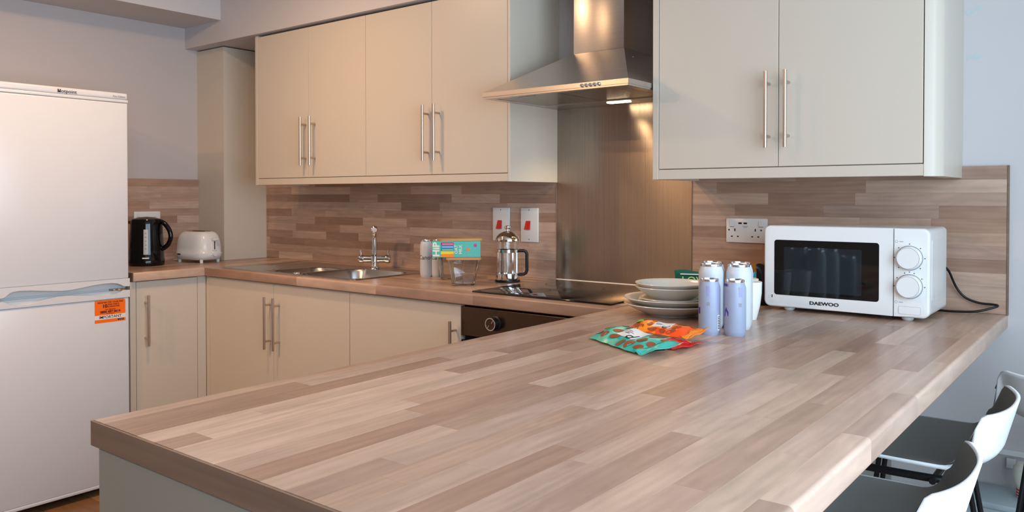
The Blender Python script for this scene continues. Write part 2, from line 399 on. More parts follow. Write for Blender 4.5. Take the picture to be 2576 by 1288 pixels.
# left pair of wall units
def wall_unit(label, xa, xm, xb, handles, left_panel=None, right_panel=None):
    t = thing('wall_cabinet', label, 'cabinet', ((xa+xb)/2, -.16, 1.345), group='wall cabinets')
    MB().box(xa, xb, DY+.021, -.0005, 1.36, 2.06).build('body', M['cab2'], t)
    door_y(t, xa, xm, 1.347, 2.061, DY, handles[0], (1.403, 1.633)); door_y(t, xm, xb, 1.347, 2.061, DY, handles[1], (1.403, 1.633))
    return t
u1 = wall_unit('left two-door beige wall cabinet beside the corner column', .646, 1.051, 1.456, (1.034, 1.103))
MB().bbox(.625, .645, DY-.001, -.0005, 1.313, 2.070, .001, 1).build('end_panel', M['cab'], u1)
u2 = wall_unit('two-door beige wall cabinet directly left of the extractor hood', 1.456, 1.862, 2.263, (1.842, 1.905))
MB().bbox(2.264, 2.276, DY-.001, -.0005, 1.313, 2.070, .001, 1).build('end_panel', M['cab'], u2)
t = thing('light_pelmet', 'beige strip under the left wall cabinets', 'pelmet', (1.45, DY, 1.313))
MB().bbox(.6455, 2.2635, DY, DY+.02, 1.3135, 1.3445, .001, 1).build('rail', M['cab'], t)
MB().box(.646, 2.263, DY+.02, -.0135, 1.3465, 1.359).build('underside_board', M['cab2'], t)
u3 = wall_unit('two-door beige wall cabinet above the microwave', 2.907, 3.309, 3.707, (3.2815, 3.3405))
MB().bbox(2.885, 2.906, DY-.001, -.0005, 1.312, 2.070, .001, 1).build('end_panel', M['cab'], u3)
# right end: post with rounded front corner
r = .045; x0, x1 = 3.709, 3.752
pf = [(x0, -.0005), (x0, DY-.001)]+[(x1-r+r*math.sin(a) if x1-r+r*math.sin(a) > x0 else x0, DY-.001+r-r*math.cos(a)) for a in [PI/2*i/10 for i in range(3, 11)]]+[(x1, -.0005)]
MB().prism(pf, 2, 1.311, 2.070).build('curved_end_panel', M['cab'], u3, smooth=30)
t = thing('light_pelmet', 'beige strip under the wall cabinet above the microwave', 'pelmet', (3.3, DY, 1.313))
MB().bbox(2.9065, 3.7085, DY, DY+.02, 1.3125, 1.3445, .001, 1).build('rail', M['cab'], t)
MB().box(2.907, 3.708, DY+.02, -.0135, 1.3465, 1.359).build('underside_board', M['cab2'], t)

# base units on the back wall
BY = -.58
def base_unit(label, xa, xb, doors):
    t = thing('base_cabinet', label, 'cabinet', ((xa+xb)/2, -.28, FL), group='base cabinets')
    MB().box(xa, xb, BY+.021, -.02, FL+.15, H-T-.19).box(xa, xb, BY+.021, BY+.04, H-T-.19, H-T-.001).build('body', M['cab2'], t)
    for a, b, hx in doors: door_y(t, a, b, FL+.155, H-T-.004, BY, hx, (.573, .807))
    MB().box(xa, xb, BY+.06, BY+.075, FL+.001, FL+.149).build('plinth', M['cab'], t)
    return t
base_unit('two-door beige base cabinet under the sink', .612, 1.641, [(.612, 1.128, 1.106), (1.128, 1.641, 1.171)])
base_unit('single-door beige base cabinet left of the oven', 1.642, 2.249, [(1.642, 2.249, 2.226)])
# left run
t = thing('base_cabinet', 'beige base cabinet with one door beside the fridge', 'cabinet', (.3, -.78, FL), group='base cabinets')
MB().box(.02, .559, -.954, -.625, FL+.15, H-T-.001).build('body', M['cab2'], t)
d = MB().bbox(.561, .580, -.9255, -.6265, FL+.155, H-T-.004, .0012, 2).build('door', M['cab'], t)
bar_handle(d, .58, -.886, .571, .804, (1, 0, 0))
MB().bbox(.559, .580, -.9545, -.9275, FL+.15, H-T-.002, .001, 1).build('end_stile', M['cab'], t)
MB().box(.50, .515, -.954, -.56, FL+.001, FL+.149).build('plinth', M['cab'], t)
t = thing('corner_post', 'narrow beige corner post between the two base runs', 'panel', (.59, -.6, FL))
MB().bbox(.5615, .5805, -.6245, -.5805, FL+.15, H-T-.002, .001, 1).build('post_panel', M['cab'], t)
MB().bbox(.581, .6105, -.580, -.5615, FL+.15, H-T-.002, .001, 1).build('post_panel', M['cab'], t)

# oven
t = thing('oven', 'built-in oven with dark steel fascia and round knob under the hob', 'oven', (2.56, -.3, FL))
ox0, ox1 = 2.252, 2.872
MB().box(ox0, ox1, BY+.02, -.03, FL+.15, H-T-.004).build('body', M['dark'], t)
fa = MB().bbox(ox0+.001, ox1-.001, BY-.003, BY+.018, .757, .861, .002, 2).build('fascia', M['oven'], t)
def knob(c, parent):
    k = MB().lathe([(0, 0), (.027, 0), (.027, .004), (.0225, .006), (.0215, .026), (.019, .028), (0, .028)], (0, 0, 0), 30, 1)
    k.v = [(c[0]+x, c[1]-y, c[2]+z) for x, y, z in k.v]; k.f = [f[::-1] for f in k.f]
    o = k.build('knob', M['black'], parent, smooth=35)
    g = MB().lathe([(.0195, .0275), (.0225, .0275), (.0225, .0295), (.0195, .0295)], (0, 0, 0), 30, 1, close=True)
    g.v = [(c[0]+x, c[1]-y, c[2]+z) for x, y, z in g.v]; g.f = [f[::-1] for f in g.f]
    g.build('knob_ring', M['chrome'], o, smooth=40)
    f = MB().lathe([(0, .0283), (.0194, .0283)], (0, 0, 0), 30, 1); f.v = [(c[0]+x, c[1]-y, c[2]+z) for x, y, z in f.v]; f.f = [q[::-1] for q in f.f]
    f.build('knob_cap', M['oven'], o)
    MB().poly([(c[0]-.0135, c[1]-.0295, c[2]-.0145), (c[0]-.012, c[1]-.0295, c[2]-.016), (c[0]-.0045, c[1]-.0295, c[2]-.005), (c[0]-.006, c[1]-.0295, c[2]-.0035)], [(0, 1, 2, 3)]).build('pointer', M['chrome'], o)
    MB().poly([(c[0]+.0045, c[1]-.0295, c[2]+.0035), (c[0]+.006, c[1]-.0295, c[2]+.002), (c[0]+.014, c[1]-.0295, c[2]+.0145), (c[0]+.0125, c[1]-.0295, c[2]+.016)], [(0, 1, 2, 3)]).build('pointer', M['chrome'], o)
knob((2.412, BY-.003, .814), t); knob((2.712, BY-.003, .814), t)
def ring_y(c, r, w, y, n=16): # flat ring printed on a -Y face
    return MB().lathe([(r, 0), (r+w, 0)], (c[0], y, c[1]), n, 1)
ring_y((2.413, .852), .004, .0012, BY-.0034).build('symbol_print', M['ink'], t)
MB().bbox(ox0+.001, ox1-.001, BY-.003, BY+.018, FL+.155, .742, .003, 2).build('glass_door', M['darkglass'], t)
MB().tube([(ox0+.05, BY-.045, .70), (ox1-.05, BY-.045, .70)], .009, 12).tube([(ox0+.08, BY-.045, .70), (ox0+.08, BY-.002, .70)], .007, 8).tube([(ox1-.08, BY-.045, .70), (ox1-.08, BY-.002, .70)], .007, 8).build('door_handle', M['nickel'], t, smooth=40)

# peninsula base
t = thing('peninsula_base', 'grey-beige panelled base under the peninsula worktop', 'cabinet', (3.2, -1.1, FL))
MB().bbox(2.918, 3.56, YP+.002, YP+.022, FL, H-T-.001, .001, 1).build('end_panel', M['panel'], t)
MB().box(2.94, 3.54, YP+.023, -.64, FL+.15, H-T-.001).build('body', M['cab2'], t)
MB().bbox(3.541, 3.56, YP+.023, -.005, FL, H-T-.001, .001, 1).build('back_panel', M['panel'], t)
for k in range(3):
    ya = YP+.03+k*.5
    d = MB().bbox(2.92, 2.939, ya, ya+.497, FL+.155, H-T-.004, .0012, 2).build('door', M['cab'], t)
    bar_handle(d, 2.92, ya+.04+.42*(k % 2), .573, .807, (-1, 0, 0))
MB().box(2.98, 2.995, YP+.023, -.64, FL+.001, FL+.149).build('plinth', M['cab'], t)

# ------------------------------------------------------------------ fridge
FX = .602; fy0, fy1 = -1.512, -.968
t = thing('fridge_freezer', 'tall white fridge freezer with an orange sticker', 'fridge', (.3, -1.24, FL))
MB().bbox(.03, .548, fy0+.004, fy1-.004, FL+.03, 1.70, .006, 2).build('body', M['fridge'], t)
MB().bbox(.04, FX-.002, fy0+.001, fy1-.001, 1.688, 1.716, .007, 3).build('top_cap', M['fridge'], t, smooth=40)
for yy in (fy0+.05, fy1-.05):
    MB().lathe([(0, 0), (.016, 0), (.016, .034), (0, .034)], (.5, yy, FL), 14).build('foot', M['black'], t, smooth=40)
    MB().lathe([(0, 0), (.016, 0), (.016, .034), (0, .034)], (.1, yy, FL), 14).build('foot', M['black'], t, smooth=40)
ud = MB().bbox(.55, FX, fy0+.002, fy1-.002, .889, 1.672, .006, 3).build('fridge_door', M['fridge'], t, smooth=40)
MB().bbox(.55, FX+.001, fy0, fy1, 1.673, 1.687, .004, 2).build('door_top_trim', M['fridge'], ud, smooth=40)
ld = MB().bbox(.55, FX, fy0+.002, fy1-.002, FL+.046, .804, .006, 3).build('freezer_door', M['fridge'], t, smooth=40)
MB().bbox(.55, FX+.0015, fy0, fy1, -.022, -.008, .003, 2).build('bottom_trim', M['fridge'], ld, smooth=40)
def fr(px, py): p = onx(px, py, FX); return (p.y, p.z)
cv = lambda L: [fr(x/6.44, 660+y/6.44) for x, y in L]
up_low = cv([(30, 585), (75, 565), (150, 500), (210, 478), (300, 462), (500, 456), (750, 462), (1000, 462), (1150, 445), (1300, 415), (1500, 372), (1650, 348), (1800, 335), (1900, 342), (1960, 362), (2000, 385), (2060, 386)])
pl = [(fy0, .889), (fy0, up_low[0][1])]+up_low+[(fy1, up_low[-1][1]), (fy1, .889)]
MB().prism(pl, 0, FX-.03, FX+.004).build('handle_band', M['fridge'], ud)
lo_up = cv([(30, 640), (80, 650), (150, 692), (250, 700), (480, 684), (640, 640), (800, 590), (950, 556), (1100, 542), (1300, 540), (1550, 546), (1750, 540), (1900, 512), (1980, 470), (2010, 448), (2060, 446)])
pl = [(fy0, .805), (fy0, lo_up[0][1])]+lo_up+[(fy1, lo_up[-1][1]), (fy1, .805)]
MB().prism(pl, 0, FX-.03, FX+.004).build('handle_band', M['fridge'], ld)
MB().box(.55, FX-.028, fy0+.004, fy1-.004, .8445, .889).build('handle_recess', M['fridgegrey'], ud)
MB().box(.55, FX-.022, fy0+.004, fy1-.004, .804, .836).build('handle_recess', M['fridgegrey'], ld)
MB().box(.53, FX-.034, fy0+.006, fy1-.006, .836, .8445).build('door_gap', M['fridgegrey'], t)
hg = MB().box(FX-.033, FX-.012, fy1-.075, fy1-.012, .8365, .844).build('hinge', M['steel'], t)
for yy in (fy1-.062, fy1-.04): MB().lathe([(0, 0), (.0035, 0), (.0035, .003), (0, .003)], (FX-.012, yy, .8405), 12, 0).build('screw', M['chrome'], hg, smooth=40)
XF = lambda x, py, px: frame(tuple(onx(px, py, x)-ORG[t.name]), (0, 1, 0), (0, 0, 1))
text('Hotpoint', .021, M['ink'], t, XF(FX+.0002, 230.0, 169))
lg = MB(); a = onx(149, 228, FX+.0004)
lg.box(a.x-.0005, a.x+.0003, a.y-.0055, a.y+.0055, a.z-.006, a.z+.006).build('emblem', M['ink'], t)
lg = MB(); lg.box(a.x+.0003, a.x+.0006, a.y-.0015, a.y+.0015, a.z+.001, a.z+.0045).build('emblem', M['white'], t)
text('First Edition', .0115, M['grey_ink'], t, XF(FX+.0002, 243.0, 300))
# sticker
sy0, sy1, sz0, sz1 = -1.121, -.987, .702, .801
st = MB().prism([(sy0, sz0), (sy1, sz0), (sy1, sz1-.007), (sy1-.009, sz1), (sy0, sz1)], 0, FX, FX+.0006).build('guarantee_sticker', M['orange'], t)
MB().box(FX+.0006, FX+.0009, sy0, sy1, sz0+.014, sz0+.033).build('white_band', M['label'], st)
MB().bbox(FX+.0006, FX+.0010, sy1-.034, sy1-.008, sz0+.004, sz0+.012, .0002, 1).build('dark_tag', M['ink'], st)
MB().box(FX+.0010, FX+.0012, sy1-.030, sy1-.012, sz0+.0065, sz0+.0095).build('tag_print', M['grey_ink'], st)
def stx(s, size, y, z, m='ink2', sx=1.0, b=.0001): text(s, size, M[m], st, frame(tuple(Vector((FX+.0012, y, z))-ORG[t.name]), (0, 1, 0), (0, 0, 1)), sx=sx, ext=.0002, bold=b)
cy = (sy0+sy1)/2
stx('REGISTER FOR YOUR FREE', .0095, cy+.001, sz1-.011); stx('10', .021, cy-.024, sz1-.027, b=.0008); stx('YEAR PARTS', .0095, cy+.013, sz1-.021); stx('GUARANTEE', .0095, cy+.013, sz1-.0305)
stx('CALL FREE NOW', .006, cy, sz1-.042); stx('0800 497 0614', .0145, cy, sz1-.0525, b=.0005); MB().box(FX+.0006, FX+.0008, cy-.018, cy+.018, sz1-.0618, sz1-.0598).build('fine_print', M['ink2'], st)
stx('IMPORTANT', .0175, cy, sz0+.0235, 'ink', b=.0001)

# ------------------------------------------------------------------ extractor hood
t = thing('extractor_hood', 'stainless chimney extractor hood above the hob', 'hood', (2.57, -.25, 1.61))
hx0, hx1, hyf = 2.272, 2.882, -.487; hz0, hz1 = 1.613, 1.635; cz = 1.790
cx0, cx1, cyf = 2.488, 2.710, -.217
m = MB().box(hx0, hx1, hyf, -.013, hz0+.006, hz1)
m.build('lip', M['steelh'], t)
MB().poly([(hx0, hyf, hz1), (hx1, hyf, hz1), (hx1, -.001, hz1), (hx0, -.001, hz1), (cx0, cyf, cz), (cx1, cyf, cz), (cx1, -.001, cz), (cx0, -.001, cz)], [(0, 1, 5, 4), (1, 2, 6, 5), (2, 3, 7, 6), (3, 0, 4, 7), (4, 5, 6, 7), (3, 2, 1, 0)]).build('canopy', M['steelh'], t)
MB().bbox(cx0+.002, cx1-.002, cyf+.002, -.001, cz, 2.071, .003, 2).build('chimney', M['steelh'], t, smooth=40)
MB().box(hx0+.002, hx1-.002, hyf+.002, hyf+.03, hz0, hz0+.006).box(hx0+.002, hx1-.002, -.14, -.014, hz0, hz0+.006).box(hx0+.002, hx0+.03, hyf+.03, -.14, hz0, hz0+.006).box(hx1-.03, hx1-.002, hyf+.03, -.14, hz0, hz0+.006).build('underside_frame', M['steelh'], t)
for k in range(2):
    xa = hx0+.032+k*.274; f = MB().box(xa, xa+.27, hyf+.032, -.142, hz0+.003, hz0+.006).build('grease_filter', M['steel'], t)
    MB().box(xa+.1, xa+.17, hyf+.045, hyf+.055, hz0+.0005, hz0+.003).build('filter_catch', M['nickel'], f)
for k in range(5):
    c = (2.706+.0165*k, hyf, 1.6255)
    b = MB().lathe([(0, -.006), (.0045, -.006), (.0055, -.004), (.0055, 0), (0, 0)], c, 14, 1); b.build('push_button', M['chrome'], t, smooth=40)
lm = MB().bbox(2.575, 2.665, -.115, -.085, hz0-.003, hz0+.001, .001, 1).build('lamp_lens', M['hoodlamp'], t)
MB().lathe([(0, 0), (.003, 0), (.003, .002), (0, .002)], (2.771, -.26, 1.7445), 10, 0).build('screw', M['chrome'], t)
l = bpy.data.lights.new('hood_lamp_light', 'SPOT'); l.energy = 13; l.color = (1, .70, .40); l.spot_size = math.radians(130); l.spot_blend = .6; l.shadow_soft_size = .02
lo = bpy.data.objects.new('hood_lamp_light', l); COL.objects.link(lo); lo.location = (2.62, -.10, 1.605); lo.rotation_euler = (0, 0, 0)

# ceiling lamps (out of frame); the third is added to brighten the splashback
for i, (lx, ly, e) in enumerate(LAMPS):
    t = thing('ceiling_lamp', ['round ceiling lamp nearest the wall cabinets', 'round ceiling lamp in the middle of the kitchen', 'round ceiling lamp added to light the splashback'][i], 'lamp', (lx, ly, CEIL), group='ceiling lamps')
    MB().lathe([(0, 0), (.16, 0), (.16, -.02), (.145, -.03), (0, -.03)], (lx, ly, CEIL), 28).build('base', M['white'], t, smooth=40)
    MB().lathe([(.142, -.03), (.136, -.042), (.10, -.052), (.05, -.057), (0, -.058)], (lx, ly, CEIL), 28).build('diffuser', M['lampglass'], t, smooth=60)
    l = bpy.data.lights.new('ceiling_lamp_light', 'AREA'); l.shape = 'DISK'; l.size = .10; l.energy = e; l.color = WARM
    o = bpy.data.objects.new('ceiling_lamp_light', l); COL.objects.link(o); o.location = (lx, ly, CEIL-.062)

# ------------------------------------------------------------------ hob
t = thing('ceramic_hob', 'black ceramic glass hob set in the worktop', 'hob', (2.57, -.29, H))
MB().bbox(2.277, 2.857, -.552, -.045, H, H+.006, .002, 2).build('glass', M['blackglass'], t, smooth=40)
for (a, b, r) in ((2.42, -.42, .09), (2.42, -.17, .072), (2.70, -.42, .072), (2.70, -.17, .09)):
    MB().lathe([(r, 0), (r+.0015, 0)], (a, b, H+.0062), 40).build('zone_ring', M['ink'], t)

# ------------------------------------------------------------------ sink
t = thing('sink', 'one and a half bowl stainless sink with left drainer', 'sink', (1.16, -.33, H))
def bowl(x, y, b):
    x0, x1, y0, y1, dep, r = b
    dx = max(x0+r-x, 0, x-(x1-r)); dy = max(y0+r-y, 0, y-(y1-r))
    d = r-math.hypot(dx, dy) if (dx > 0 and dy > 0) else min(x-x0, x1-x, y-y0, y1-y)
    if dx == 0 and dy == 0: d = min(x-x0, x1-x, y-y0, y1-y)
    if d <= 0: return 0
    return dep*(smoothstep(-.004, .055, d)**.8)
SX0, SX1, SY0, SY1 = .681, 1.640, -.563, -.098
BOWLS = [(1.015, 1.205, -.515, -.235, .11, .06), (1.235, 1.605, -.535, -.185, .165, .07)]
nx, ny = 176, 86; pts = []; fs = []
for j in range(ny+1):
    for i in range(nx+1):
        x = SX0+(SX1-SX0)*i/nx; y = SY0+(SY1-SY0)*j/ny
        e = min(x-SX0, SX1-x, y-SY0, SY1-y)
        # rounded outline
        rr = .03; dx = max(SX0+rr-x, 0, x-(SX1-rr)); dy = max(SY0+rr-y, 0, y-(SY1-rr)); hyp = math.hypot(dx, dy)
        if dx > 0 and dy > 0 and hyp > rr:
            k = rr/hyp; cx_ = min(max(x, SX0+rr), SX1-rr); cy_ = min(max(y, SY0+rr), SY1-rr); x = cx_+(x-cx_)*k; y = cy_+(y-cy_)*k; e = 0
        z = H+.0005+.0042*smoothstep(0, .006, e)-.0028*smoothstep(.012, .022, e)
        if x < 1.0 and y < -.13 and e > .03:  # drainer ridges run along the sink
            g = smoothstep(.74, .80, x)*smoothstep(.995, .95, x)
            z += .0022*g*math.sin((y+.34)*2*PI/.045)
        for b in BOWLS: z -= bowl(x, y, b)
        pts.append((x, y, z))
for j in range(ny):
    for i in range(nx): a = j*(nx+1)+i; fs.append((a, a+1, a+nx+2, a+nx+1))
MB().poly(pts, fs).build('basin_sheet', M['sinksteel'], t, smooth=60)
for cx_, cy_, zz in ((1.11, -.375, H-.108), (1.42, -.36, H-.163)):
    d = MB().lathe([(0, .001), (.012, .001), (.03, .003), (.038, .004), (.04, .001)], (cx_, cy_, zz), 24).build('drain', M['chrome'], t, smooth=50)
    MB().lathe([(0, .0035), (.016, .0035)], (cx_, cy_, zz), 18).build('strainer', M['black'], d)
MB().lathe([(0, .001), (.011, .001), (.011, -.002)], (1.42, -.519, H-.06), 16, 1).build('overflow', M['black'], t)
MB().lathe([(0, .006), (.016, .006), (.02, .003), (.021, .0)], (1.216, -.515, H+.002), 20).build('waste_knob', M['chrome'], t, smooth=50)

# tap
tx, ty = 1.312, -.145
t = thing('mixer_tap', 'chrome mixer tap with two side levers behind the sink', 'tap', (tx, ty, H))
MB().lathe([(0, .002), (.026, .002), (.027, .006), (.024, .011), (.019, .013), (.0185, .034), (.0205, .036), (.0205, .062), (.0165, .066), (.0125, .07), (.0125, .1), (0, .1)], (tx, ty, H), 26).build('body', M['chrome'], t, smooth=40)
bz = H+.049
dv = Vector((.80, .60, 0))  # cross body seen broadside
cb = MB().tube([Vector((tx, ty, bz))-dv*.052, Vector((tx, ty, bz))+dv*.052], .0165, 18).build('valve_body', M['chrome'], t, smooth=40)
for s in (-1, 1):
    c = Vector((tx, ty, bz))+dv*.052*s
    MB().tube([c, c+dv*.006*s, c+dv*.018*s, c+dv*.024*s], [.0195, .0205, .0205, .016], 18).build('lever_cap', M['chrome'], cb, smooth=35)
    MB().tube([c+dv*.012*s+Vector((0, 0, .015)), c+dv*.014*s+Vector((0, 0, .034)), c+dv*.016*s+Vector((0, 0, .040))], [.004, .0042, .005], 10).build('lever', M['chrome'], cb, smooth=40)
fwd = Vector((CAM.x-tx, CAM.y-ty, 0)).normalized()
path = [Vector((tx, ty, H+.098)), Vector((tx, ty, H+.14))]
for i in range(1, 9):
    a = PI*.5*i/8; path.append(Vector((tx, ty, H+.14+.055*math.sin(a)))+fwd*(.05*(1-math.cos(a))))
path += [Vector((tx, ty, H+.198))+fwd*.075, Vector((tx, ty, H+.195))+fwd*.105]
sp = MB().tube(path, [.0125]*2+[.0118]*8+[.0116, .0114], 16).build('spout', M['chrome'], t, smooth=40)
p = path[-1]; MB().tube([p-fwd*.012, p, p+fwd*.012-Vector((0, 0, .003)), p+fwd*.018-Vector((0, 0, .004))], [.013, .0165, .0165, .011], 18).build('aerator', M['chrome'], sp, smooth=40)

# ------------------------------------------------------------------ sockets and switches
def plate_y(name, label, cat, x0, x1, z0, z1, group=None, y=-.012):
    t = thing(name, label, cat, ((x0+x1)/2, y, z0), group=group)
    MB().bbox(x0, x1, y-.010, y, z0, z1, .003, 2).build('face_plate', M['white'], t, smooth=40); return t
for lab, x0, x1, rx in (('tall white cooker switch left, behind the coffee press', 1.937, 2.029, 1.976), ('tall white cooker switch beside the steel splashback', 2.092, 2.183, 2.131)):
    t = plate_y('cooker_switch', lab, 'switch', x0, x1, 1.062, 1.207, 'cooker switches')
    MB().poly([(rx-.014, -.0225, 1.115), (rx+.012, -.0225, 1.115), (rx+.014, -.0225, 1.152), (rx-.009, -.0225, 1.152), (rx-.014, -.030, 1.115), (rx+.012, -.030, 1.115), (rx+.014, -.0235, 1.152), (rx-.009, -.0235, 1.152)], [(4, 5, 6, 7), (0, 4, 7, 3), (1, 2, 6, 5), (0, 1, 5, 4), (3, 7, 6, 2)]).build('red_rocker', M['red'], t)
    for zz in (1.198, 1.074): MB().lathe([(0, -.0007), (.002, -.0007), (.002, 0)], ((x0+x1)/2, -.022, zz), 12, 1).build('screw', M['black'], t)
sx0, sx1, sz0, sz1 = 3.014, 3.163, 1.093, 1.179
t = plate_y('double_socket', 'white double socket with two charging ports left of the microwave', 'socket', sx0, sx1, sz0, sz1, 'wall sockets')
def sq(name, m, x, z, wx, wz, dy=.0006):
    return MB().box(x-wx/2, x+wx/2, -.022-dy, -.0219, z-wz/2, z+wz/2).build(name, m, t)
for s in (0, 1):
    ox = sx0+.022 if s == 0 else sx1-.022
    k = MB().bbox(ox-.0075, ox+.0075, -.0255, -.0218, sz1-.029, sz1-.0095, .001, 1).build('switch_rocker', M['white'], t)
    MB().box(ox-.008, ox+.008, -.0226, -.0219, sz1-.031, sz1-.029).build('rocker_gap', M['grey_ink'], k)
    ex = sx0+.033 if s == 0 else sx1-.042
    sq('earth_slot', M['black'], ex, sz1-.041, .004, .009)
    for d in (-.011, .011): sq('pin_slot', M['ink'], ex+d, sz1-.064, .0062, .0042)
    MB().lathe([(0, -.0006), (.003, -.0006)], (sx0+.0115 if s == 0 else sx1-.021, -.022, sz1-.041), 12, 1).build('screw', M['black'], t)
for d in (-.0095, .0095): sq('usb_port', M['black'], (sx0+sx1)/2-.013+d, sz1-.0175, .0125, .0058)
sq('fine_print', M['grey_ink'], (sx0+sx1)/2-.004, sz1-.028, .02, .0018); sq('fine_print', M['grey_ink'], (sx0+sx1)/2-.004, sz1-.0325, .013, .0014)
t = thing('double_socket', 'white double socket on the wall behind the kettle', 'socket', (.012, -.58, 1.09), group='wall sockets')
MB().bbox(.012, .022, -.653, -.510, 1.09, 1.176, .003, 2).build('face_plate', M['white'], t, smooth=40)
for yy in (-.63, -.54): MB().bbox(.0219, .0245, yy-.007, yy+.007, 1.148, 1.167, .001, 1).build('switch_rocker', M['white'], t)

# ------------------------------------------------------------------ microwave
t = thing('microwave', 'white microwave oven with black window and two round dials', 'microwave', (3.497, -.2, H))
mx0, mx1, my0, my1, mz0, mz1 = 3.269, 3.726, -.332, -.075, .922, 1.168
def rplate(x0, x1, z0, z1, r, ya, yb, n=6): return MB().prism(rrect(x0, x1, z0, z1, r, n), 1, ya, yb)
MB().prism(rrect(mx0+.003, mx1-.003, mz0+.002, mz1-.001, .014, 5), 1, my0+.028, my1).build('body', M['white'], t, smooth=35)
def rounded_front(x0, x1, z0, z1, rl, rr_, y0, y1, er=.006):
    """front panel with rounded edges; rl / rr_ = corner radii left / right"""
    def outline(ins):
        out = []
        for cx, cz, a0, r in ((x1, z1, 0, rr_), (x0, z1, 90, rl), (x0, z0, 180, rl), (x1, z0, 270, rr_)):
            r = max(r, .0015); r2 = max(r-ins, .0005)
            ccx = cx-r if cx == x1 else cx+r; ccz = cz-r if cz == z1 else cz+r
            for i in range(7):
                a = math.radians(a0+15*i); out.append((ccx+r2*math.cos(a), ccz+r2*math.sin(a)))
        return out
    rings = [(y1, 0)]+[(y0+er*(1-math.sin(a)), er*(1-math.cos(a))) for a in [PI/2*i/4 for i in range(5)]]
    m = MB(); P = []; n = 28
    for y, ins in rings: P += [(u, y, v) for u, v in outline(ins)]
    k = len(rings)
    F = [(i*n+j, i*n+(j+1) % n, (i+1)*n+(j+1) % n, (i+1)*n+j) for i in range(k-1) for j in range(n)]+[tuple((k-1)*n+j for j in range(n)), tuple(range(n-1, -1, -1))]
    return m.poly(P, F)
xs = 3.6355
dr = rounded_front(mx0, xs-.0006, mz0, mz1, .019, .0015, my0, my0+.028).build('door', M['white'], t, smooth=40)
pn = rounded_front(xs+.0006, mx1, mz0, mz1, .0015, .019, my0, my0+.028).build('control_panel', M['white'], t, smooth=40)
MB().prism(rrect(3.301, 3.598, .959, 1.125, .008), 1, my0-.0006, my0+.001).build('window', M['blackglass'], dr)
M['mesh'] = mat('door_mesh_screen', lin(30, 36, 40), .05)
MB().prism(rrect(3.330, 3.552, .972, 1.104, .004), 1, my0-.0009, my0-.0005).build('mesh_screen', M['mesh'], dr)
text('DAEWOO', .0135, M['ink'], dr, frame(tuple(Vector((3.448, my0-.0004, .9405))-ORG[t.name]), (1, 0, 0), (0, 0, 1)), sx=1.35, bold=.0005)
ic = Vector((3.289, my0-.0004, .954))
MB().prism(rrect(ic.x-.0085, ic.x+.0085, ic.z-.0075, ic.z+.0075, .002), 1, my0-.0004, my0).build('sticker', M['label'], dr)
for k in range(3): MB().box(ic.x-.0065, ic.x+.002, my0-.0007, my0-.0003, ic.z-.005+.0042*k, ic.z-.0042+.0042*k).build('sticker_print', M['grey_ink'], dr)
MB().box(ic.x+.004, ic.x+.007, my0-.0007, my0-.0003, ic.z-.005, ic.z+.004).build('sticker_print', M['ink'], dr)
for dz, marks in ((1.0865, range(0, 360, 45)), (1.008, range(0, 181, 36))):
    c = (3.676, my0, dz)
    k = MB().lathe([(.0, -.020), (.0285, -.020), (.0305, -.0185), (.031, -.016), (.0325, -.001), (.0325, 0), (0, 0)], c, 40, 1).build('dial', M['white'], pn, smooth=35)
    MB().lathe([(.0328, -.0006), (.0342, -.0006), (.0342, 0), (.0328, 0)], c, 40, 1, close=True).build('dial_ring', M['grey_ink'], k)
    MB().lathe([(.0282, -.0203), (.0290, -.0203), (.0290, -.0198), (.0282, -.0198)], c, 40, 1, close=True).build('dial_ring', M['grey_ink'], k)
    for a in marks:
        q = math.radians(a); x, z = c[0]+.0385*math.cos(q), c[2]+.0385*math.sin(q)
        MB().box(x-.0014, x+.0014, my0-.0003, my0+.0003, z-.0012, z+.0012).build('dial_mark', M['ink'], pn)
for zz in (1.131, .9635):
    ring_y((3.643, zz), .003, .0008, my0-.0003, 14).build('icon', M['grey_ink'], pn)
    MB().box(3.650, 3.660, my0-.0003, my0+.0003, zz-.0008, zz+.0008).build('fine_print', M['grey_ink'], pn)
m = MB().prism(rrect(3.6485, 3.7045, .931, .9525, .004), 1, my0-.0005, my0+.0005); m.build('door_button_outline', M['grey_ink'], pn)
MB().prism(rrect(3.6490, 3.7040, .9315, .952, .0038), 1, my0-.0012, my0).build('door_button', M['white'], pn)
MB().prism([(u, v) for u, v in rrect(-.290, -.115, .965, 1.135, .012)], 0, mx1-.0035, mx1-.0012).build('side_pressing', M['white'], t, smooth=30)
for fx, fy in ((3.335, -.295), (3.585, -.20), (3.665, -.295), (3.33, -.11), (3.66, -.11)):
    MB().lathe([(0, 0), (.012, 0), (.016, .004), (.016, .013), (0, .013)], (fx, fy, H), 18).build('foot', M['white'], t, smooth=40)
# cord
P = [(3.722, -.078, 1.045), (3.728, -.055, 1.03), (3.742, -.03, .985), (3.765, -.024, .955), (3.80, -.024, .9415), (3.835, -.026, .9395), (3.850, -.034, .9385), (3.842, -.045, .933), (3.80, -.06, .920), (3.75, -.062, .9155), (3.70, -.058, .9145), (3.64, -.055, .9142)]
def spline(P, n=8):
    P = [Vector(p) for p in P]; out = []
    for i in range(len(P)-1):
        p0, p1, p2, p3 = P[max(i-1, 0)], P[i], P[i+1], P[min(i+2, len(P)-1)]
        for k in range(n):
            s = k/n; out.append(.5*((2*p1)+(p2-p0)*s+(2*p0-5*p1+4*p2-p3)*s*s+(3*p1-p0-3*p2+p3)*s**3))
    return out+[P[-1]]
MB().tube(spline(P), .0034, 10).build('power_cord', M['cable'], t, smooth=50)

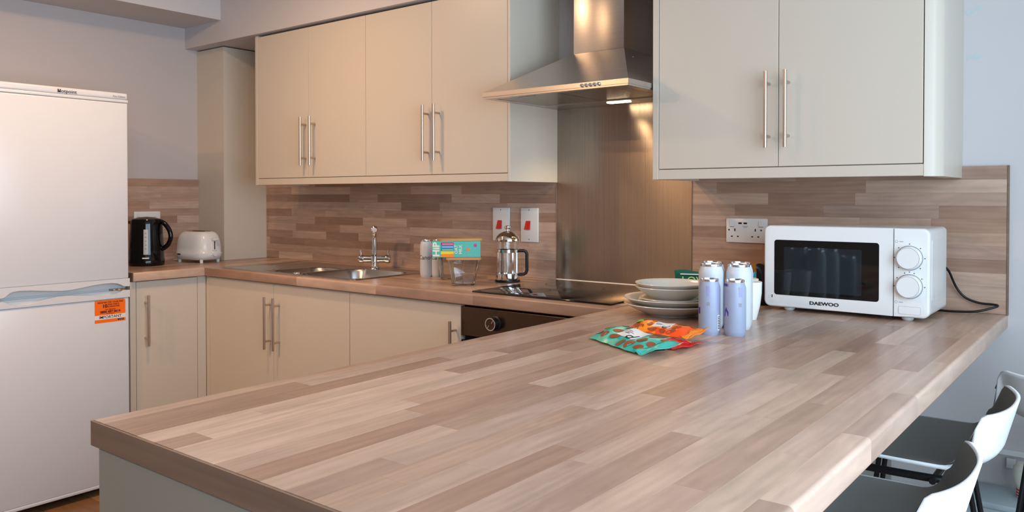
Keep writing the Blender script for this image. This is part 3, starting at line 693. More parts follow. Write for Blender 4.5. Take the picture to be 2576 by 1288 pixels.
# ------------------------------------------------------------------ toaster and kettle
tc_ = onz(487, 659, H); 
t = thing('toaster', 'glossy white two-slice toaster in the corner', 'toaster', (.255, -.425, H), math.radians(8))
# local: x = long axis, y = toward back, front lever end at +x
def superloft(rings, n=40, p=3.2):
    """rings: (z, half x, half y, cx)"""
    m = MB(); P = []
    for z, a, b, cx in rings:
        for j in range(n):
            q = 2*PI*j/n; c, s = math.cos(q), math.sin(q)
            P.append((cx+a*math.copysign(abs(c)**(2/p), c), b*math.copysign(abs(s)**(2/p), s), z))
    k = len(rings); F = [(i*n+j, i*n+(j+1) % n, (i+1)*n+(j+1) % n, (i+1)*n+j) for i in range(k-1) for j in range(n)]
    F += [tuple(range(n-1, -1, -1)), tuple((k-1)*n+j for j in range(n))]
    return m.poly(P, F)
tb = superloft([(.014, .098, .062, 0), (.018, .112, .074, 0), (.035, .122, .082, 0), (.05, .123, .083, 0), (.053, .120, .080, 0), (.08, .119, .079, 0), (.115, .114, .075, 0), (.14, .106, .068, 0), (.153, .096, .060, 0), (.160, .084, .050, 0), (.162, .074, .042, 0)]).build('body', M['white'], t, smooth=50, local=True)
for yy in (-.018, .018): MB().prism(rrect(-.066, .066, yy-.010, yy+.010, .009), 2, .1615, .1632).build('bread_slot', M['dark'], t, local=True)
for a in ((-.085, -.052), (.085, -.052), (-.085, .052), (.085, .052)):
    MB().lathe([(0, 0), (.008, 0), (.0095, .02), (.0, .022)], (a[0], a[1], 0), 14).build('foot', M['white'], t, smooth=40, local=True)
MB().box(.116, .1235, -.011, .011, .064, .124).build('lever_track', M['white'], t, local=True)
MB().box(.1236, .1242, -.0028, .0028, .070, .112).build('lever_slot', M['dark'], t, local=True)
MB().bbox(.118, .138, -.016, .016, .115, .129, .004, 2).build('lever', M['white'], t, smooth=40, local=True)
k = MB().lathe([(0, .0), (.016, 0), (.014, .012), (0, .013)], (.119, .0, .048), 20, 0).build('browning_dial', M['white'], t, smooth=40, local=True)
for i in range(7):
    q = math.radians(-30+40*i); MB().box(.1218, .1226, .020*math.cos(q)-.0012, .020*math.cos(q)+.0012, .048+.020*math.sin(q)-.0012, .048+.020*math.sin(q)+.0012).build('dial_mark', M['grey_ink'], t, local=True)
MB().box(-.066, -.042, -.0822, -.0805, .040, .047).build('logo_print', M['ink'], t, local=True)
MB().tube(spline([(-.11, .03, .02), (-.14, .03, .008), (-.17, .0, .004), (-.2, .0, .004)]), .003, 8).build('power_cord', M['wcable'], t, smooth=50, local=True)

t = thing('kettle', 'glossy black jug kettle beside the fridge', 'kettle', (.245, -.703, H), math.radians(38))
# local: +x = handle side (to the right in view), y away
pr = [(.0, .0), (.081, .0), (.084, .004), (.084, .03), (.0815, .034), (.081, .08), (.077, .15), (.0745, .205), (.073, .222), (.068, .232), (.04, .241), (0, .244)]
MB().lathe(pr, (0, 0, 0), 44).build('body', M['blackgloss'], t, smooth=40, local=True)
MB().poly([(-.06, -.022, .20), (-.06, .022, .20), (-.092, 0, .212), (-.06, -.03, .224), (-.06, .03, .224), (-.096, 0, .222)], [(0, 2, 1), (3, 4, 5), (0, 3, 5, 2), (1, 2, 5, 4)]).build('spout', M['blackgloss'], t, local=True)
hp = spline([(.045, 0, .226), (.085, 0, .214), (.112, 0, .182), (.122, 0, .145), (.112, 0, .11), (.09, 0, .088), (.066, 0, .078)], 7)
hm = MB().tube(hp, .0115, 14); hm.build('handle', M['blackgloss'], t, smooth=50, local=True)
g = math.radians(-68)
def cylpatch(rf, a0, a1, z0, z1, n=5, k=8, th=.001):
    """curved strip on a cylinder; rf(z) radius"""
    P = [((rf(z0+(z1-z0)*i/k)+th)*math.cos(a0+(a1-a0)*j/n), (rf(z0+(z1-z0)*i/k)+th)*math.sin(a0+(a1-a0)*j/n), z0+(z1-z0)*i/k) for i in range(k+1) for j in range(n+1)]
    return MB().poly(P, [(i*(n+1)+j, i*(n+1)+j+1, (i+1)*(n+1)+j+1, (i+1)*(n+1)+j) for i in range(k) for j in range(n)])
def kr(z):
    for (r0, z0), (r1, z1) in zip(pr[1:], pr[2:]):
        if z0 <= z <= z1: return r0+(r1-r0)*((z-z0)/(z1-z0) if z1 > z0 else 0)
    return .07
M['gauge'] = mat('clear_gauge_plastic', lin(185, 180, 172), .3)
gm = cylpatch(kr, g-.13, g+.13, .058, .182).build('water_gauge', M['gauge'], t, smooth=50, local=True)
for i in range(5):
    z = .085+i*.019; cylpatch(kr, g-.04, g+.05, z, z+.004, 2, 1, .0014).build('gauge_mark', M['grey_ink'], gm, local=True)
cylpatch(kr, g-.2, g+.18, .0375, .0435, 4, 1, .0008).build('logo_print', M['label'], t, local=True)
MB().tube([(.03, .0, .232), (.05, 0, .232)], .006, 8).build('lid_button', M['black'], t, local=True)

# ------------------------------------------------------------------ cans
def can(name, label, px, py, r, h, body, group, back=0.0):
    p = onz(px, py, H); d = Vector((p.x-CAM.x, p.y-CAM.y, 0)).normalized(); c = p+d*(r+back)
    t = thing(name, label, 'can', (c.x, c.y, H), group=group)
    nk = .008
    MB().lathe([(0, .004), (r*.76, .004), (r*.8, .0), (r*.86, .0), (r*.97, .007), (r, .013), (r, h-.026), (r*.985, h-.020), (r*.84, h-.006)], (0, 0, 0), 36).build('body', M[body], t, smooth=40, local=True)
    tp = MB().lathe([(r*.84, h-.006), (r*.86, h-.002), (r*.85, h), (r*.82, h), (r*.79, h-.005), (0, h-.005)], (0, 0, 0), 36).build('lid', M['alu'], t, smooth=40, local=True)
    MB().prism(rrect(-.007, .007, -.012, .008, .005), 2, h-.005, h-.0035).build('ring_pull', M['alu'], tp, local=True)
    return t, c
view_ang = lambda c: math.atan2(CAM.y-c.y, CAM.x-c.x)
for i, (px, py, lab) in enumerate(((1784.5, 844, 'small lilac slim can, front left of the pair by the snack packets'), (1848.5, 848, 'small lilac slim can, front right of the pair before the microwave'))):
    t, c = can('slim_can', lab, px, py, .0268, .139, 'can_lilac', 'small lilac cans'); a = view_ang(c); rf = lambda z: .0268
    o = .0 if i == 0 else -.42
    cylpatch(rf, a-.25+o*.0, a+.02+o*.0, .098, .122, 4, 1, .0003).build('print_block', M['lilac2'], t, local=True) if i == 0 else cylpatch(rf, a+.35, a+.72, .098, .122, 4, 1, .0003).build('print_block', M['lilac2'], t, local=True)
    if i == 0:
        cylpatch(rf, a+.82, a+1.15, .012, .05, 4, 1, .0003).build('barcode_panel', M['label'], t, local=True)
        for k in range(8): cylpatch(rf, a+.86, a+1.1, .015+.0042*k, .0172+.0042*k, 3, 1, .0005).build('barcode_bar', M['ink'], t, local=True)
        cylpatch(rf, a+.8, a+1.1, .06, .12, 3, 1, .0003).build('print_block', M['lilac2'], t, local=True)
        cylpatch(rf, a-1.35, a-.98, .052, .068, 3, 1, .0003).build('print_shape', M['purple'], t, local=True)
    else:
        ps = [(-1.12, .048), (-.62, .050), (-.60, .060), (-.78, .066), (-.86, .072), (-1.05, .064)]
        MB().poly([(.0272*math.cos(a+q), .0272*math.sin(a+q), z) for q, z in ps], [tuple(range(6))]).build('print_shape', M['purple'], t, local=True)
        cylpatch(rf, a-1.25, a-.75, .124, .130, 3, 1, .0003).build('print_block', M['purple'], t, local=True)
    cylpatch(rf, a-.25+(.6 if i else 0), a+.02+(.6 if i else 0), .074, .083, 3, 1, .0003).build('print_block', M['grey_ink'], t, local=True)
TALL = [(1788.5, 828, 0, 'tall white can directly behind the left lilac can'), (1858, 831, 0, 'tall white can directly behind the right lilac can'), (1792, 828, .069, 'tall white can, rear left of the four by the plates'), (1862, 831, .069, 'tall white can, rear right of the four beside the mugs')]
for px, py, bk, lab in TALL:
    t, c = can('tall_can', lab, px, py, .0325, .168, 'can_white', 'tall white cans', bk); a = view_ang(c)
    text('Cano', .024, M['ink'], t, Matrix.Rotation(a+PI/2, 4, 'Z') @ frame((0, -.0326, .125), (1, 0, 0), (0, 0, 1)), name='can_lettering') if False else None
    q = a+.1; cylpatch(lambda z: .0325, q-.12, q+.1, .130, .134, 3, 1, .0003).build('print_block', M['ink'], t, local=True)
def wrap_text(s, size, r, a, z, m, parent):
    o = text(s, size, m, parent, Matrix.Identity(4), ext=.0)
    for v in o.data.vertices:
        x, y = v.co.x, v.co.y; q = a+x/r; v.co = ((r+.0004)*math.cos(q), (r+.0004)*math.sin(q), z+y)
    return o
for px, py, off, lab in ((1072, 697, -.35, 'white can at the left beside the teal box'), (1100, 697, -.1, 'white can half hidden behind the glass containers')):
    t, c = can('tall_can', lab, px, py, .0262, .158, 'can_white', 'white cans by the coffee press'); a = view_ang(c)
    wrap_text('Cano', .026, .0262, a+off, .083, M['ink'], t)

# ------------------------------------------------------------------ plates, bowls, mugs
pc = onz(1690, 799, H); d = Vector((pc.x-CAM.x, pc.y-CAM.y, 0)).normalized(); pc = pc+d*.072
def dish(name, label, cat, R_, foot, h, z, wall=.004, lift=1.6, group=None):
    t = thing(name, label, cat, (pc.x, pc.y, z), group=group)
    pr = [(0, .003), (foot-.004, .003), (foot-.003, 0), (foot, 0), (foot+.002, .003)]
    for i in range(1, 9):
        s = i/8; pr.append((foot+.002+(R_-foot-.002)*s, .003+(h-.003)*s**lift))
    pr += [(R_-.001, h+.0025), (R_-.004, h+.002)]
    for i in range(7, -1, -1):
        s = i/8; pr.append((foot-.002+(R_-.004-foot)*s, .003+wall+(h-.003)*s**lift))
    pr.append((0, .003+wall))
    MB().lathe(pr, (0, 0, 0), 56).build('glazed_body', M['plate'], t, smooth=50, local=True)
dish('dinner_plate', 'lowest grey dinner plate of the stack', 'plate', .140, .072, .033, H, lift=1.25, group='stacked crockery')
dish('dinner_plate', 'second grey dinner plate, just above the lowest plate', 'plate', .140, .072, .033, H+.0165, lift=1.25, group='stacked crockery')
dish('side_plate', 'lower of two grey side plates in the stack', 'plate', .098, .058, .016, H+.0240, lift=1.3, group='stacked crockery')
dish('side_plate', 'upper of two grey side plates under the bowls', 'plate', .095, .058, .016, H+.0315, lift=1.3, group='stacked crockery')
dish('bowl', 'lower grey bowl in the crockery stack', 'bowl', .107, .050, .042, H+.0390, lift=1.15, group='stacked crockery')
dish('bowl', 'topmost grey bowl in the crockery stack', 'bowl', .107, .050, .042, H+.0500, lift=1.15, group='stacked crockery')
def mug(label, px, py, r=.041, h=.105, back=(0, 0, 0), hz=0):
    p = onz(px, py, H); d = Vector((p.x-CAM.x, p.y-CAM.y, 0)).normalized(); c = p+d*r*.6+Vector(back)
    t = thing('mug', label, 'mug', (c.x, c.y, H), hz, group='white mugs')
    MB().lathe([(0, .003), (.022, .003), (.023, 0), (.026, 0), (.029, .01), (.036, .04), (.040, .075), (r, h), (r-.0015, h+.001), (r-.004, h), (.036, .075), (.032, .04), (.024, .01), (0, .008)], (0, 0, 0), 40).build('cup', M['mug'], t, smooth=50, local=True)
    MB().tube(spline([(.038, 0, .085), (.058, 0, .082), (.066, 0, .06), (.055, 0, .035), (.034, 0, .028)]), .0048, 10).build('handle', M['mug'], t, smooth=50, local=True)
mug('white mug in front, right of the tall cans', 1879, 805, hz=math.radians(160))
mug('white mug behind, mostly hidden by the cans', 1872, 806, back=(-.035, .085, 0), hz=math.radians(150))

# ------------------------------------------------------------------ snack packets
def spots_mat(name, base, base2, spot, scale, thr=.42):
    m = bpy.data.materials.new(name); m.use_nodes = True; N = m.node_tree.nodes; L = m.node_tree.links; b = N['Principled BSDF']
    tc = N.new('ShaderNodeTexCoord'); mp = N.new('ShaderNodeMapping'); mp.inputs['Scale'].default_value = scale
    vo = N.new('ShaderNodeTexVoronoi'); vo.inputs['Scale'].default_value = 1; vo.inputs['Randomness'].default_value = .75
    L.new(tc.outputs['Object'], mp.inputs[0]); L.new(mp.outputs[0], vo.inputs[0])
    lt = N.new('ShaderNodeMath'); lt.operation = 'LESS_THAN'; lt.inputs[1].default_value = thr; L.new(vo.outputs['Distance'], lt.inputs[0])
    nz = N.new('ShaderNodeTexNoise'); nz.inputs['Scale'].default_value = 22; L.new(tc.outputs['Object'], nz.inputs[0])
    gt = N.new('ShaderNodeMath'); gt.operation = 'GREATER_THAN'; gt.inputs[1].default_value = .5; L.new(nz.outputs[0], gt.inputs[0])
    m1 = N.new('ShaderNodeMix'); m1.data_type = 'RGBA'; m1.inputs[6].default_value = base; m1.inputs[7].default_value = base2; L.new(gt.outputs[0], m1.inputs[0])
    m2 = N.new('ShaderNodeMix'); m2.data_type = 'RGBA'; m2.inputs[7].default_value = spot; L.new(m1.outputs[2], m2.inputs[6]); L.new(lt.outputs[0], m2.inputs[0])
    L.new(m2.outputs[2], b.inputs['Base Color']); b.inputs['Roughness'].default_value = .3; return m
M['pk_teal'] = spots_mat('teal_packet_film', lin(96, 196, 168), lin(40, 178, 162), lin(96, 196, 168), (38, 38, 0), .01)
M['pk_orange'] = spots_mat('orange_packet_film', lin(255, 140, 10), lin(250, 80, 8), lin(255, 140, 10), (34, 34, 0), .01)
M['pk_red'] = spots_mat('red_packet_film', lin(222, 16, 30), lin(232, 40, 70), lin(222, 16, 30), (30, 30, 0), .01)
SPOT = {'pk_teal': mat('brown_spot_print', lin(150, 72, 38), .4), 'pk_orange': mat('rust_spot_print', lin(165, 70, 34), .4), 'pk_red': mat('yellow_spot_print', lin(245, 180, 40), .4)}
M['seal_teal'] = mat('teal_seal_film', lin(38, 186, 172), .25); M['seal_orange'] = mat('orange_seal_film', lin(255, 138, 10), .25); M['seal_red'] = mat('red_seal_film', lin(222, 10, 20), .25)
M['green'] = mat('green_badge', lin(120, 190, 40), .5)
def packet(label, a, b, z, Wy, film, seal, th, seed, badge=True, lift=(0, 0)):
    """a, b: ends of the front long edge where it lies on the worktop; lift[1]: rise towards the back edge"""
    qa, qb = onz(a[0], a[1], z), onz(b[0], b[1], z); ux = qb-qa; Lx = ux.length; ux.normalize(); uy = Vector((-ux.y, ux.x, 0)); c = (qa+qb)/2+uy*(Wy/2)
    t = thing('snack_packet', label, 'packet', (c.x, c.y, z), math.atan2(ux.y, ux.x), group='snack packets'); rr = random.Random(seed)
    nx, ny = 26, 16; P = []
    def top(u, v):
        e = (1-abs(2*u-1)**(9 if u < .5 else 4))*(1-abs(2*v-1)**4)
        return th*e*(.75+.25*math.sin(5*u+seed))+.0018*math.sin(17*u+9*v+seed)*e+.001+lift[0]*u+lift[1]*v
    for s in (1, 0):
        for j in range(ny+1):
            for i in range(nx+1):
                u, v = i/nx, j/ny; wv = .0016*math.sin(23*u+seed)
                P.append(((u-.5)*Lx*.86-.01, (v-.5)*Wy+wv*(2*v-1), top(u, v) if s else .0005+(top(u, v)-.001)*.06+lift[0]*u+lift[1]*v))
    n = (nx+1)*(ny+1); F = []
    for j in range(ny):
        for i in range(nx):
            a = j*(nx+1)+i; F.append((a, a+1, a+nx+2, a+nx+1)); F.append((n+a, n+a+nx+1, n+a+nx+2, n+a+1))
    bd = MB().poly(P, F).build('pouch', M[film], t, smooth=60, local=True)
    # crimped seal at the far end with hang slot
    P = []; x0 = .5*Lx*.86-.012; k = 14
    for i in range(5):
        for j in range(k+1):
            v = j/k; P.append((x0+i*(Lx*.14+.004)/4, (v-.5)*Wy*1.0, .0035+lift[0]+lift[1]*v+.002*math.sin(i*1.3+seed)+.0022*math.sin(9*v+i+seed)))
    F = [(i*(k+1)+j, i*(k+1)+j+1, (i+1)*(k+1)+j+1, (i+1)*(k+1)+j) for i in range(4) for j in range(k)]
    so = MB().poly(P, F).build('seal', M[seal], t, smooth=60, local=True); md = so.modifiers.new('thick', 'SOLIDIFY'); md.thickness = .0006
    def drape(pts, name, m, off=.0012, par=bd):
        V = [((u-.5)*Lx*.86-.01, (v-.5)*Wy, top(u, v)+off) for u, v in pts]
        return MB().poly(V, [tuple(range(len(V)))]).build(name, m, par, local=True)
    def grid(u0, u1, v0, v1, name, m, off, nn=10):
        V = [((u0+(u1-u0)*i/nn-.5)*Lx*.86-.01, (v0+(v1-v0)*j/nn-.5)*Wy, top(u0+(u1-u0)*i/nn, v0+(v1-v0)*j/nn)+off) for j in range(nn+1) for i in range(nn+1)]
        return MB().poly(V, [(j*(nn+1)+i, j*(nn+1)+i+1, (j+1)*(nn+1)+i+1, (j+1)*(nn+1)+i) for j in range(nn) for i in range(nn)]).build(name, m, bd, smooth=60, local=True)
    grid(.34, .66, .33, .97, 'name_panel', M['label'], .0008)
    grid(.36, .46, .62, .64, 'fine_print', M['grey_ink'], .0012); grid(.36, .52, .56, .58, 'fine_print', M['grey_ink'], .0012); grid(.38, .48, .50, .52, 'fine_print', M['ink'], .0012)
    tx = text('P', Wy*.44, M['ink'], bd, Matrix.Identity(4), ext=0)
    for vv in tx.data.vertices:
        x, y = vv.co.x, vv.co.y; u = .585-x/(Lx*.86); v = .47-y/Wy; vv.co = ((u-.5)*Lx*.86-.01, (v-.5)*Wy, top(u, v)+.0014)
    sr = random.Random(int(seed*10)); spots = []
    for gi in range(6):
        for gj in range(3):
            u, v = .08+gi*.175+sr.uniform(-.04, .04), .17+gj*.33+sr.uniform(-.06, .06)
            if (.29 < u < .71 and v > .25) or (u < .19 and .25 < v < .62) or u > .95 or (film == 'pk_red' and sr.random() < .6): continue
            ru, rv, th_ = sr.uniform(.055, .082), sr.uniform(.7, 1.15), sr.uniform(0, PI)
            pts = []
            for q in range(14):
                a = 2*PI*q/14; x, y = ru*math.cos(a), ru*.68*math.sin(a)
                pts.append((min(.99, max(.01, u+x*math.cos(th_)-y*math.sin(th_))), min(.985, max(.015, v+(x*math.sin(th_)+y*math.cos(th_))*Lx*.86/Wy*rv))))
            drape(pts, 'spot_print', SPOT[film], .0011)
    if badge:
        drape([(.10+.055*math.cos(2*PI*i/16), .42+.055*Lx/Wy*math.sin(2*PI*i/16)) for i in range(16)], 'green_badge', M['green'], .0034)
    if film == 'pk_teal':
        xs_ = .5*Lx*.86+Lx*.05; MB().bbox(xs_-.003, xs_+.003, -.014, .014, .0052, .0078, .002, 2).build('hang_slot', M['dark'], so, local=True)
packet('red snack packet lying underneath the teal and orange packets', (1568, 862), (1706, 883), H+.0006, .105, 'pk_red', 'seal_red', .012, 3.1, badge=False)
packet('teal snack packet with brown spots, nearest the camera', (1479, 849), (1610, 894), H+.003, .106, 'pk_teal', 'seal_teal', .018, 1.2, lift=(0, .016))
packet('orange snack packet with a green badge, nearest the plates', (1574, 828), (1734, 855), H+.0135, .070, 'pk_orange', 'seal_orange', .014, 2.3, lift=(0, .014))

def pouch(label, name, c, rz, wid, hgt, col, lines=()):
    t = thing(name, label, 'packet', (c[0], c[1], H), rz, group='standing snack pouches'); n = 12; P = []
    for s in (-1, 1):
        for j in range(n+1):
            for i in range(n+1):
                u, v = i/n, j/n; e = (1-abs(2*u-1)**3)*math.sin(PI*min(1, v*1.0))**.6 if 0 < v < 1 else 0
                P.append(((u-.5)*wid*(1+.06*abs(2*v-1)**4), s*(.018*e*(1-.4*v)+.0006)+.004*math.sin(6*u)*(v > .85), hgt*v+.003*math.sin(8*u)*v))
    k = (n+1)**2; F = []
    for j in range(n):
        for i in range(n):
            a = j*(n+1)+i; F.append((a, a+1, a+n+2, a+n+1)); F.append((k+a, k+a+n+1, k+a+n+2, k+a+1))
    b = MB().poly(P, F).build('pouch', col, t, smooth=60, local=True)
    for s, size, z, m in lines: text(s, size, m, b, frame((0, -.0192, z), (1, 0, 0), (0, 0, 1)), ext=.0012)
    return b
M['dgreen'] = mat('dark_green_film', lin(14, 92, 70), .3); M['lime'] = mat('lime_print', lin(196, 225, 120), .5)
M['tealfilm'] = mat('deep_teal_film', lin(14, 110, 122), .25); M['blackfilm'] = mat('black_film', lin(18, 18, 26), .3); M['amber'] = mat('amber_card', lin(190, 130, 40), .5)
gp = pouch('dark green standing pouch behind the plates and cans', 'snack_pouch', (3.075, -.40), math.radians(20), .125, .112, M['dgreen'], [('LOVE', .034, .082, M['lime'])]) 
MB().box(-.045, .03, -.0165, -.010, .1005, .1035).build('fine_print', M['label'], gp, local=True)
pouch('crumpled deep teal pouch between the cans and the microwave', 'snack_pouch', (3.225, -.36), math.radians(30), .055, .112, M['tealfilm'])
pouch('black pouch tucked against the microwave left side', 'snack_pouch', (3.238, -.245), math.radians(35), .05, .130, M['blackfilm'])
t = thing('snack_box', 'amber carton behind the teal pouch by the microwave', 'carton', (3.14, -.16, H))
MB().bbox(3.10, 3.20, -.19, -.14, H, H+.125, .002, 1).build('carton', M['amber'], t)

# ------------------------------------------------------------------ glass containers, teal box, coffee press
def container(label, px, py, rz, back=(0, 0, 0), group='glass containers with bamboo lids'):
    p = onz(px, py, H); d = Vector((p.x-CAM.x, p.y-CAM.y, 0)).normalized(); c = p+d*.046+Vector(back)
    t = thing('glass_container', label, 'container', (c.x, c.y, H), rz, group=group)
    def ring(a, z, r, n=5): return [(u, v, z) for u, v in rrect(-a, a, -a, a, r, n)]
    lv = [(.040, 0, .014), (.044, .003, .016), (.050, .04, .017), (.062, .101, .018)]
    iv = [(.0585, .101, .016), (.047, .04, .015), (.041, .009, .013), (.036, .007, .012)]
    P = []; n = 24; al = [ring(*l) for l in lv+iv]
    for q in al: P += q
    F = [(i*n+j, i*n+(j+1) % n, (i+1)*n+(j+1) % n, (i+1)*n+j) for i in range(len(al)-1) for j in range(n)]
    F += [tuple(range(n-1, -1, -1)), tuple((len(al)-1)*n+j for j in range(n))]
    MB().poly(P, F).build('glass_bowl', M['glass'], t, smooth=50, local=True)
    MB().prism(rrect(-.068, .068, -.068, .068, .014), 2, .1015, .111).build('bamboo_lid', M['bamboo'], t, local=True)
    return c
ra = YAW+.02
rz_ = -math.atan2(RT.x*0, 1)
face = math.atan2(RT.y, RT.x)   # local x along the picture plane
c1 = container('glass container with bamboo lid, front one holding the teal box', 1166, 719, face+.06)
c2 = container('glass container with bamboo lid, rear one half hidden on the left', 1136, 705, face+.06, back=(-.012, .012, 0))
dvw = Vector((c1.x-CAM.x, c1.y-CAM.y, 0)).normalized(); rgt = Vector((-dvw.y, dvw.x, 0))*-1
bl = onz(1146, 641, H+.1115)
bc = c1-rgt*.027-dvw*.028
t = thing('chocolate_box', 'teal chocolate box with rainbow stripes on the glass container', 'box', (bc.x, bc.y, H+.1115), math.atan2(rgt.y, rgt.x))
bw, bh, bd_ = .0925, .061, .034
MB().bbox(-bw, bw, -bd_, bd_, 0, bh, .0012, 1).build('carton', M['teal'], t, local=True)
fy = -bd_-.0003
text('HiP', .034, M['cream'], t, frame((-bw+.016, fy, bh/2), (0, 0, 1), (-1, 0, 0)), bold=.0012, sx=1.12)
cols = [lin(196, 20, 90), lin(60, 140, 205), lin(20, 150, 140), lin(250, 214, 20), lin(252, 140, 14)]
for i, cc in enumerate(cols):
    z1 = bh-.0035-i*.0112; b = MB().box(-bw+.033, -bw+.082, fy-.0002, fy+.0004, z1-.0108, z1).build('colour_bar', mat('bar_print_%d' % i, cc, .5), t, local=True)
    if i < 3: MB().box(-bw+.038, -bw+.080, fy-.0005, fy, z1-.0078, z1-.0045).build('fine_print', mat('bar_fine_print_%d' % i, tuple(min(1, v*.5+.45) for v in cc[:3])+(1,), .5), b, local=True)
text('OAT\nMILK', .0165, M['cream'], t, frame((-bw+.100, fy, bh/2), (0, 0, 1), (-1, 0, 0)), bold=.0002)
rr = random.Random(4)
for i in range(16):
    cx_, cz_ = rr.uniform(-bw+.122, bw-.012), rr.uniform(.01, bh-.01); m = MB().lathe([(.007, 0), (.0078, 0)], (cx_, fy, cz_), 16, 1); m.build('bubble_print', M['teal_light'], t, local=True)
M['badge_o'] = mat('orange_badge', lin(238, 140, 20), .5); M['badge_p'] = mat('pink_badge', lin(205, 60, 130), .5)
MB().lathe([(0, 0), (.0065, 0)], (-bw+.137, fy-.0004, .030), 16, 1).build('round_badge', M['badge_o'], t, local=True)
MB().lathe([(0, 0), (.0068, 0)], (-bw+.165, fy-.0004, .046), 16, 1).build('round_badge', M['badge_p'], t, local=True)
t = thing('bamboo_board', 'loose bamboo lid lying on top of the teal box', 'lid', (bc.x+rgt.x*.012+dvw.x*.03, bc.y+rgt.y*.012+dvw.y*.03, H+.1115+bh+.0006), math.atan2(rgt.y, rgt.x)+.22)
MB().prism(rrect(-.085, .085, -.04, .04, .010), 2, 0, .008).build('lid_board', M['bamboo'], t, local=True)

p = onz(1277, 712, H); d = Vector((p.x-CAM.x, p.y-CAM.y, 0)).normalized(); c = p+d*.048
t = thing('coffee_press', 'glass coffee press with chrome dome lid and black handle', 'coffee press', (c.x, c.y, H), face)
def lat(prof, name, m, sm=40, par=t, n=36): return MB().lathe(prof, (0, 0, 0), n).build(name, M[m], par, smooth=sm, local=True)
lat([(0, .0), (.050, .0), (.051, .003), (.050, .009), (.0, .010)], 'base_ring', 'black')
lat([(.0445, .010), (.0478, .010), (.0478, .036), (.0445, .036)], 'chrome_holder', 'chrome')
lat([(0, .012), (.043, .012), (.0438, .016), (.0438, .168), (.0418, .168), (.0418, .017), (0, .0155)], 'glass_beaker', 'glass')
lat([(.0441, .120), (.0476, .120), (.0476, .132), (.0441, .132)], 'chrome_band', 'chrome')
for q in (.5, 2.1, 3.7, 5.2): MB().box(.0445*math.cos(q)-.003, .0445*math.cos(q)+.003, .0445*math.sin(q)-.003, .0445*math.sin(q)+.003, .03, .121).build('frame_strut', M['chrome'], t, local=True)
lat([(.046, .164), (.0485, .166), (.0485, .174), (.044, .184), (.034, .195), (.018, .203), (.008, .206), (0, .2065)], 'dome_lid', 'gold')
lat([(0, .205), (.004, .205), (.004, .212), (.011, .214), (.013, .218), (.012, .225), (.006, .2275), (0, .228)], 'plunger_knob', 'chrome')
lat([(.0, .03), (.0025, .03), (.0025, .2), (0, .2)], 'plunger_rod', 'chrome', n=10)
lat([(0, .028), (.041, .028), (.041, .033), (0, .034)], 'plunger_disc', 'chrome')
hm = MB(); pth = [(.047, 0, .126), (.066, 0, .126), (.074, 0, .122), (.078, 0, .113), (.078, 0, .046), (.074, 0, .036), (.066, 0, .031), (.047, 0, .03)]
hm.tube(pth, [.0065]*8, 12).build('handle', M['black'], t, smooth=50, local=True)

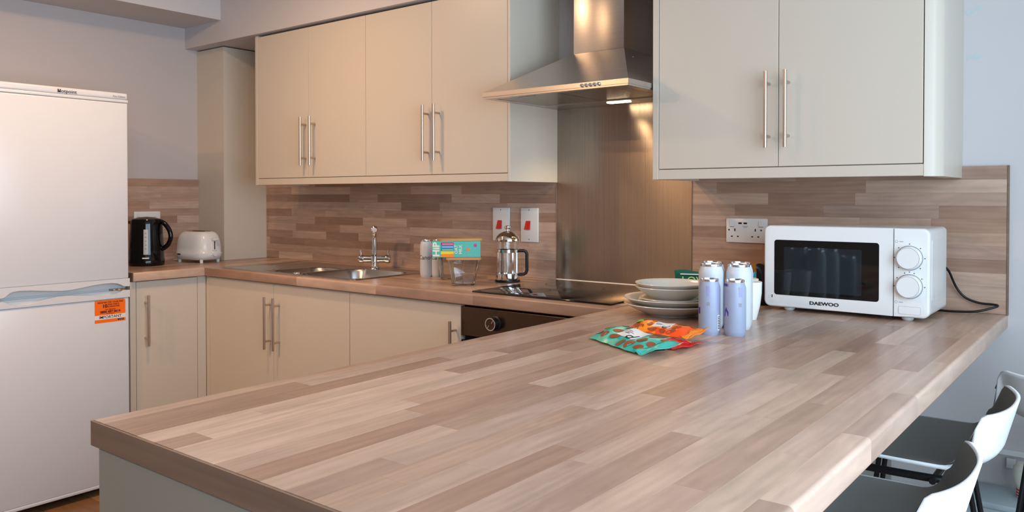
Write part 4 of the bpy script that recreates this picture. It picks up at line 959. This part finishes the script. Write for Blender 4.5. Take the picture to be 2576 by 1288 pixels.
# ------------------------------------------------------------------ stools
def make_stool(label, x, y, rz=0.0):
    t = thing('bar_stool', label, 'stool', (x, y, FL), rz, group='stools along the peninsula')
    SH = .770; nw, nt_ = 28, 34
    def S(wv, tt):
        a = abs(wv); xb = .165-.055*a**2.4; xf = -.195+.03*a**3
        h = .122-.008*a*a
        if a > .80: h *= math.sqrt(max(0, 1-((a-.80)/.20)**2))*.93+.07
        ts = .55
        wy = .188*(1-.06*max(0, 1-tt/.5)**2)
        rad = .040
        if tt < ts:
            s = tt/ts; x_ = xf+(xb-rad-xf)*s
            z_ = SH+.010*a**3-.012*math.exp(-((s-.55)/.35)**2)*(1-a*a)-.02*max(0, 1-s/.15)**2
            return Vector((x_, wv*wy, z_))
        s = (tt-ts)/(1-ts); q = min(1, s/.35); ang = q*PI/2*.93
        x_ = xb-rad+rad*math.sin(ang); z_ = SH+.010*a**3+min(rad, h)*(1-math.cos(ang))
        if s > .35:
            k = (s-.35)/.65; x_ += .022*k; z_ += max(h-rad, 0)*k
        return Vector((x_, wv*wy*(1+.06*s), z_))
    def sheet(w0, t0, t1, off):
        P = []
        for j in range(nt_+1):
            for i in range(nw+1):
                wv = (-1+2*i/nw)*w0; tt = t0+(t1-t0)*j/nt_; p = S(wv, tt); e = 1e-3
                n = (S(min(1, wv+e), tt)-S(max(-1, wv-e), tt)).cross(S(wv, min(1, tt+e))-S(wv, max(0, tt-e)))
                n = n.normalized() if n.length > 1e-12 else Vector((0, 0, 1))
                P.append(p-n*off)
        return MB().poly(P, [(j*(nw+1)+i, j*(nw+1)+i+1, (j+1)*(nw+1)+i+1, (j+1)*(nw+1)+i) for j in range(nt_) for i in range(nw)])
    o = sheet(1.0, 0, 1, 0).build('seat_shell', M['shell'], t, smooth=70, local=True)
    md = o.modifiers.new('thick', 'SOLIDIFY'); md.thickness = .007; md.offset = 0
    sheet(.975, .02, .985, .0042).build('seat_pad', M['pad'], t, smooth=70, local=True)
    fr_ = MB().tube(spline([(-.15, -.12, SH-.03), (-.10, -.145, SH-.03), (.06, -.145, SH-.028), (.11, -.12, SH-.028)]), .008, 10)
    fr_.tube(spline([(-.15, .12, SH-.03), (-.10, .145, SH-.03), (.06, .145, SH-.028), (.11, .12, SH-.028)]), .008, 10).tube([(-.10, -.16, SH-.03), (-.10, .16, SH-.03)], .007, 8).tube([(.06, -.16, SH-.03), (.06, .16, SH-.03)], .007, 8).build('seat_frame', M['legs'], t, smooth=50, local=True)
    for sx in (-1, 1):
        for sy in (-1, 1):
            a = Vector((.085*sx-.01, .13*sy, SH-.03)); b = Vector((.19*sx+.0, .185*sy, .004)); lg = MB()
            for o_ in (-.010, .010): lg.tube([a+Vector((o_*.6, o_*sy*.4, 0)), b+Vector((o_, 0, 0))], .0058, 10)
            lg.build('leg', M['legs'], t, smooth=50, local=True)
    fz = .24; k = 1-fz/SH; fx, fy_ = .085+(.19-.085)*k, .13+.055*k
    MB().tube([(-fx-.01, -fy_, fz), (fx-.01, -fy_, fz), (fx-.01, fy_, fz), (-fx-.01, fy_, fz), (-fx-.01, -fy_, fz)], .0065, 8).build('footrest', M['legs'], t, smooth=50, local=True)
make_stool('nearest white stool with grey seat at the peninsula', 3.79, -1.32)
make_stool('middle white stool with grey seat at the peninsula', 3.79, -.80)
make_stool('farthest white stool, turned round and cut by the picture edge', 4.125, -.385, math.radians(-112))

# ------------------------------------------------------------------ things low on the wall at the far right
M['greybox'] = mat('pale_grey_plastic', lin(176, 190, 196), .5); M['bottle'] = mat('bottle_plastic', lin(222, 222, 208), .4)
t = thing('cable_trunking', 'white cable trunking low on the wall behind the stools', 'trunking', (4.2, 0, .505))
MB().bbox(3.6, 4.89, -.016, 0, .500, .516, .002, 1).build('cover_strip', M['white'], t)
sb = MB().bbox(3.872, 3.896, -.012, 0, .462, .492, .002, 1).build('junction_box', M['white']); tag(sb, 'small white junction box on the wall behind the stool back', 'junction box')

t = thing('storage_bin', 'pale grey storage bin on the floor behind the stools', 'bin', (3.86, -.10, FL))
MB().prism([(3.80, FL), (3.925, FL), (3.94, .395), (3.79, .395)], 1, -.19, -.03).build('tub', M['greybox'], t)
MB().bbox(3.783, 3.947, -.197, -.023, .395, .412, .004, 2).build('lid', M['greybox'], t, smooth=40)
t = thing('cleaner_bottle', 'white bottle with red stripes standing on the grey bin', 'bottle', (3.925, -.10, .4125))
MB().lathe([(0, 0), (.016, 0), (.018, .003), (.018, .03), (.026, .045), (.028, .06), (.026, .085), (.016, .098), (0, .10)], (3.925, -.10, .4125), 24).build('bottle_body', M['bottle'], t, smooth=40)
for k in range(3): MB().lathe([(.0183, .006+.008*k), (.0187, .006+.008*k), (.0187, .010+.008*k), (.0183, .010+.008*k)], (3.925, -.10, .4125), 24, close=True).build('red_stripe', M['red'], t, smooth=40)
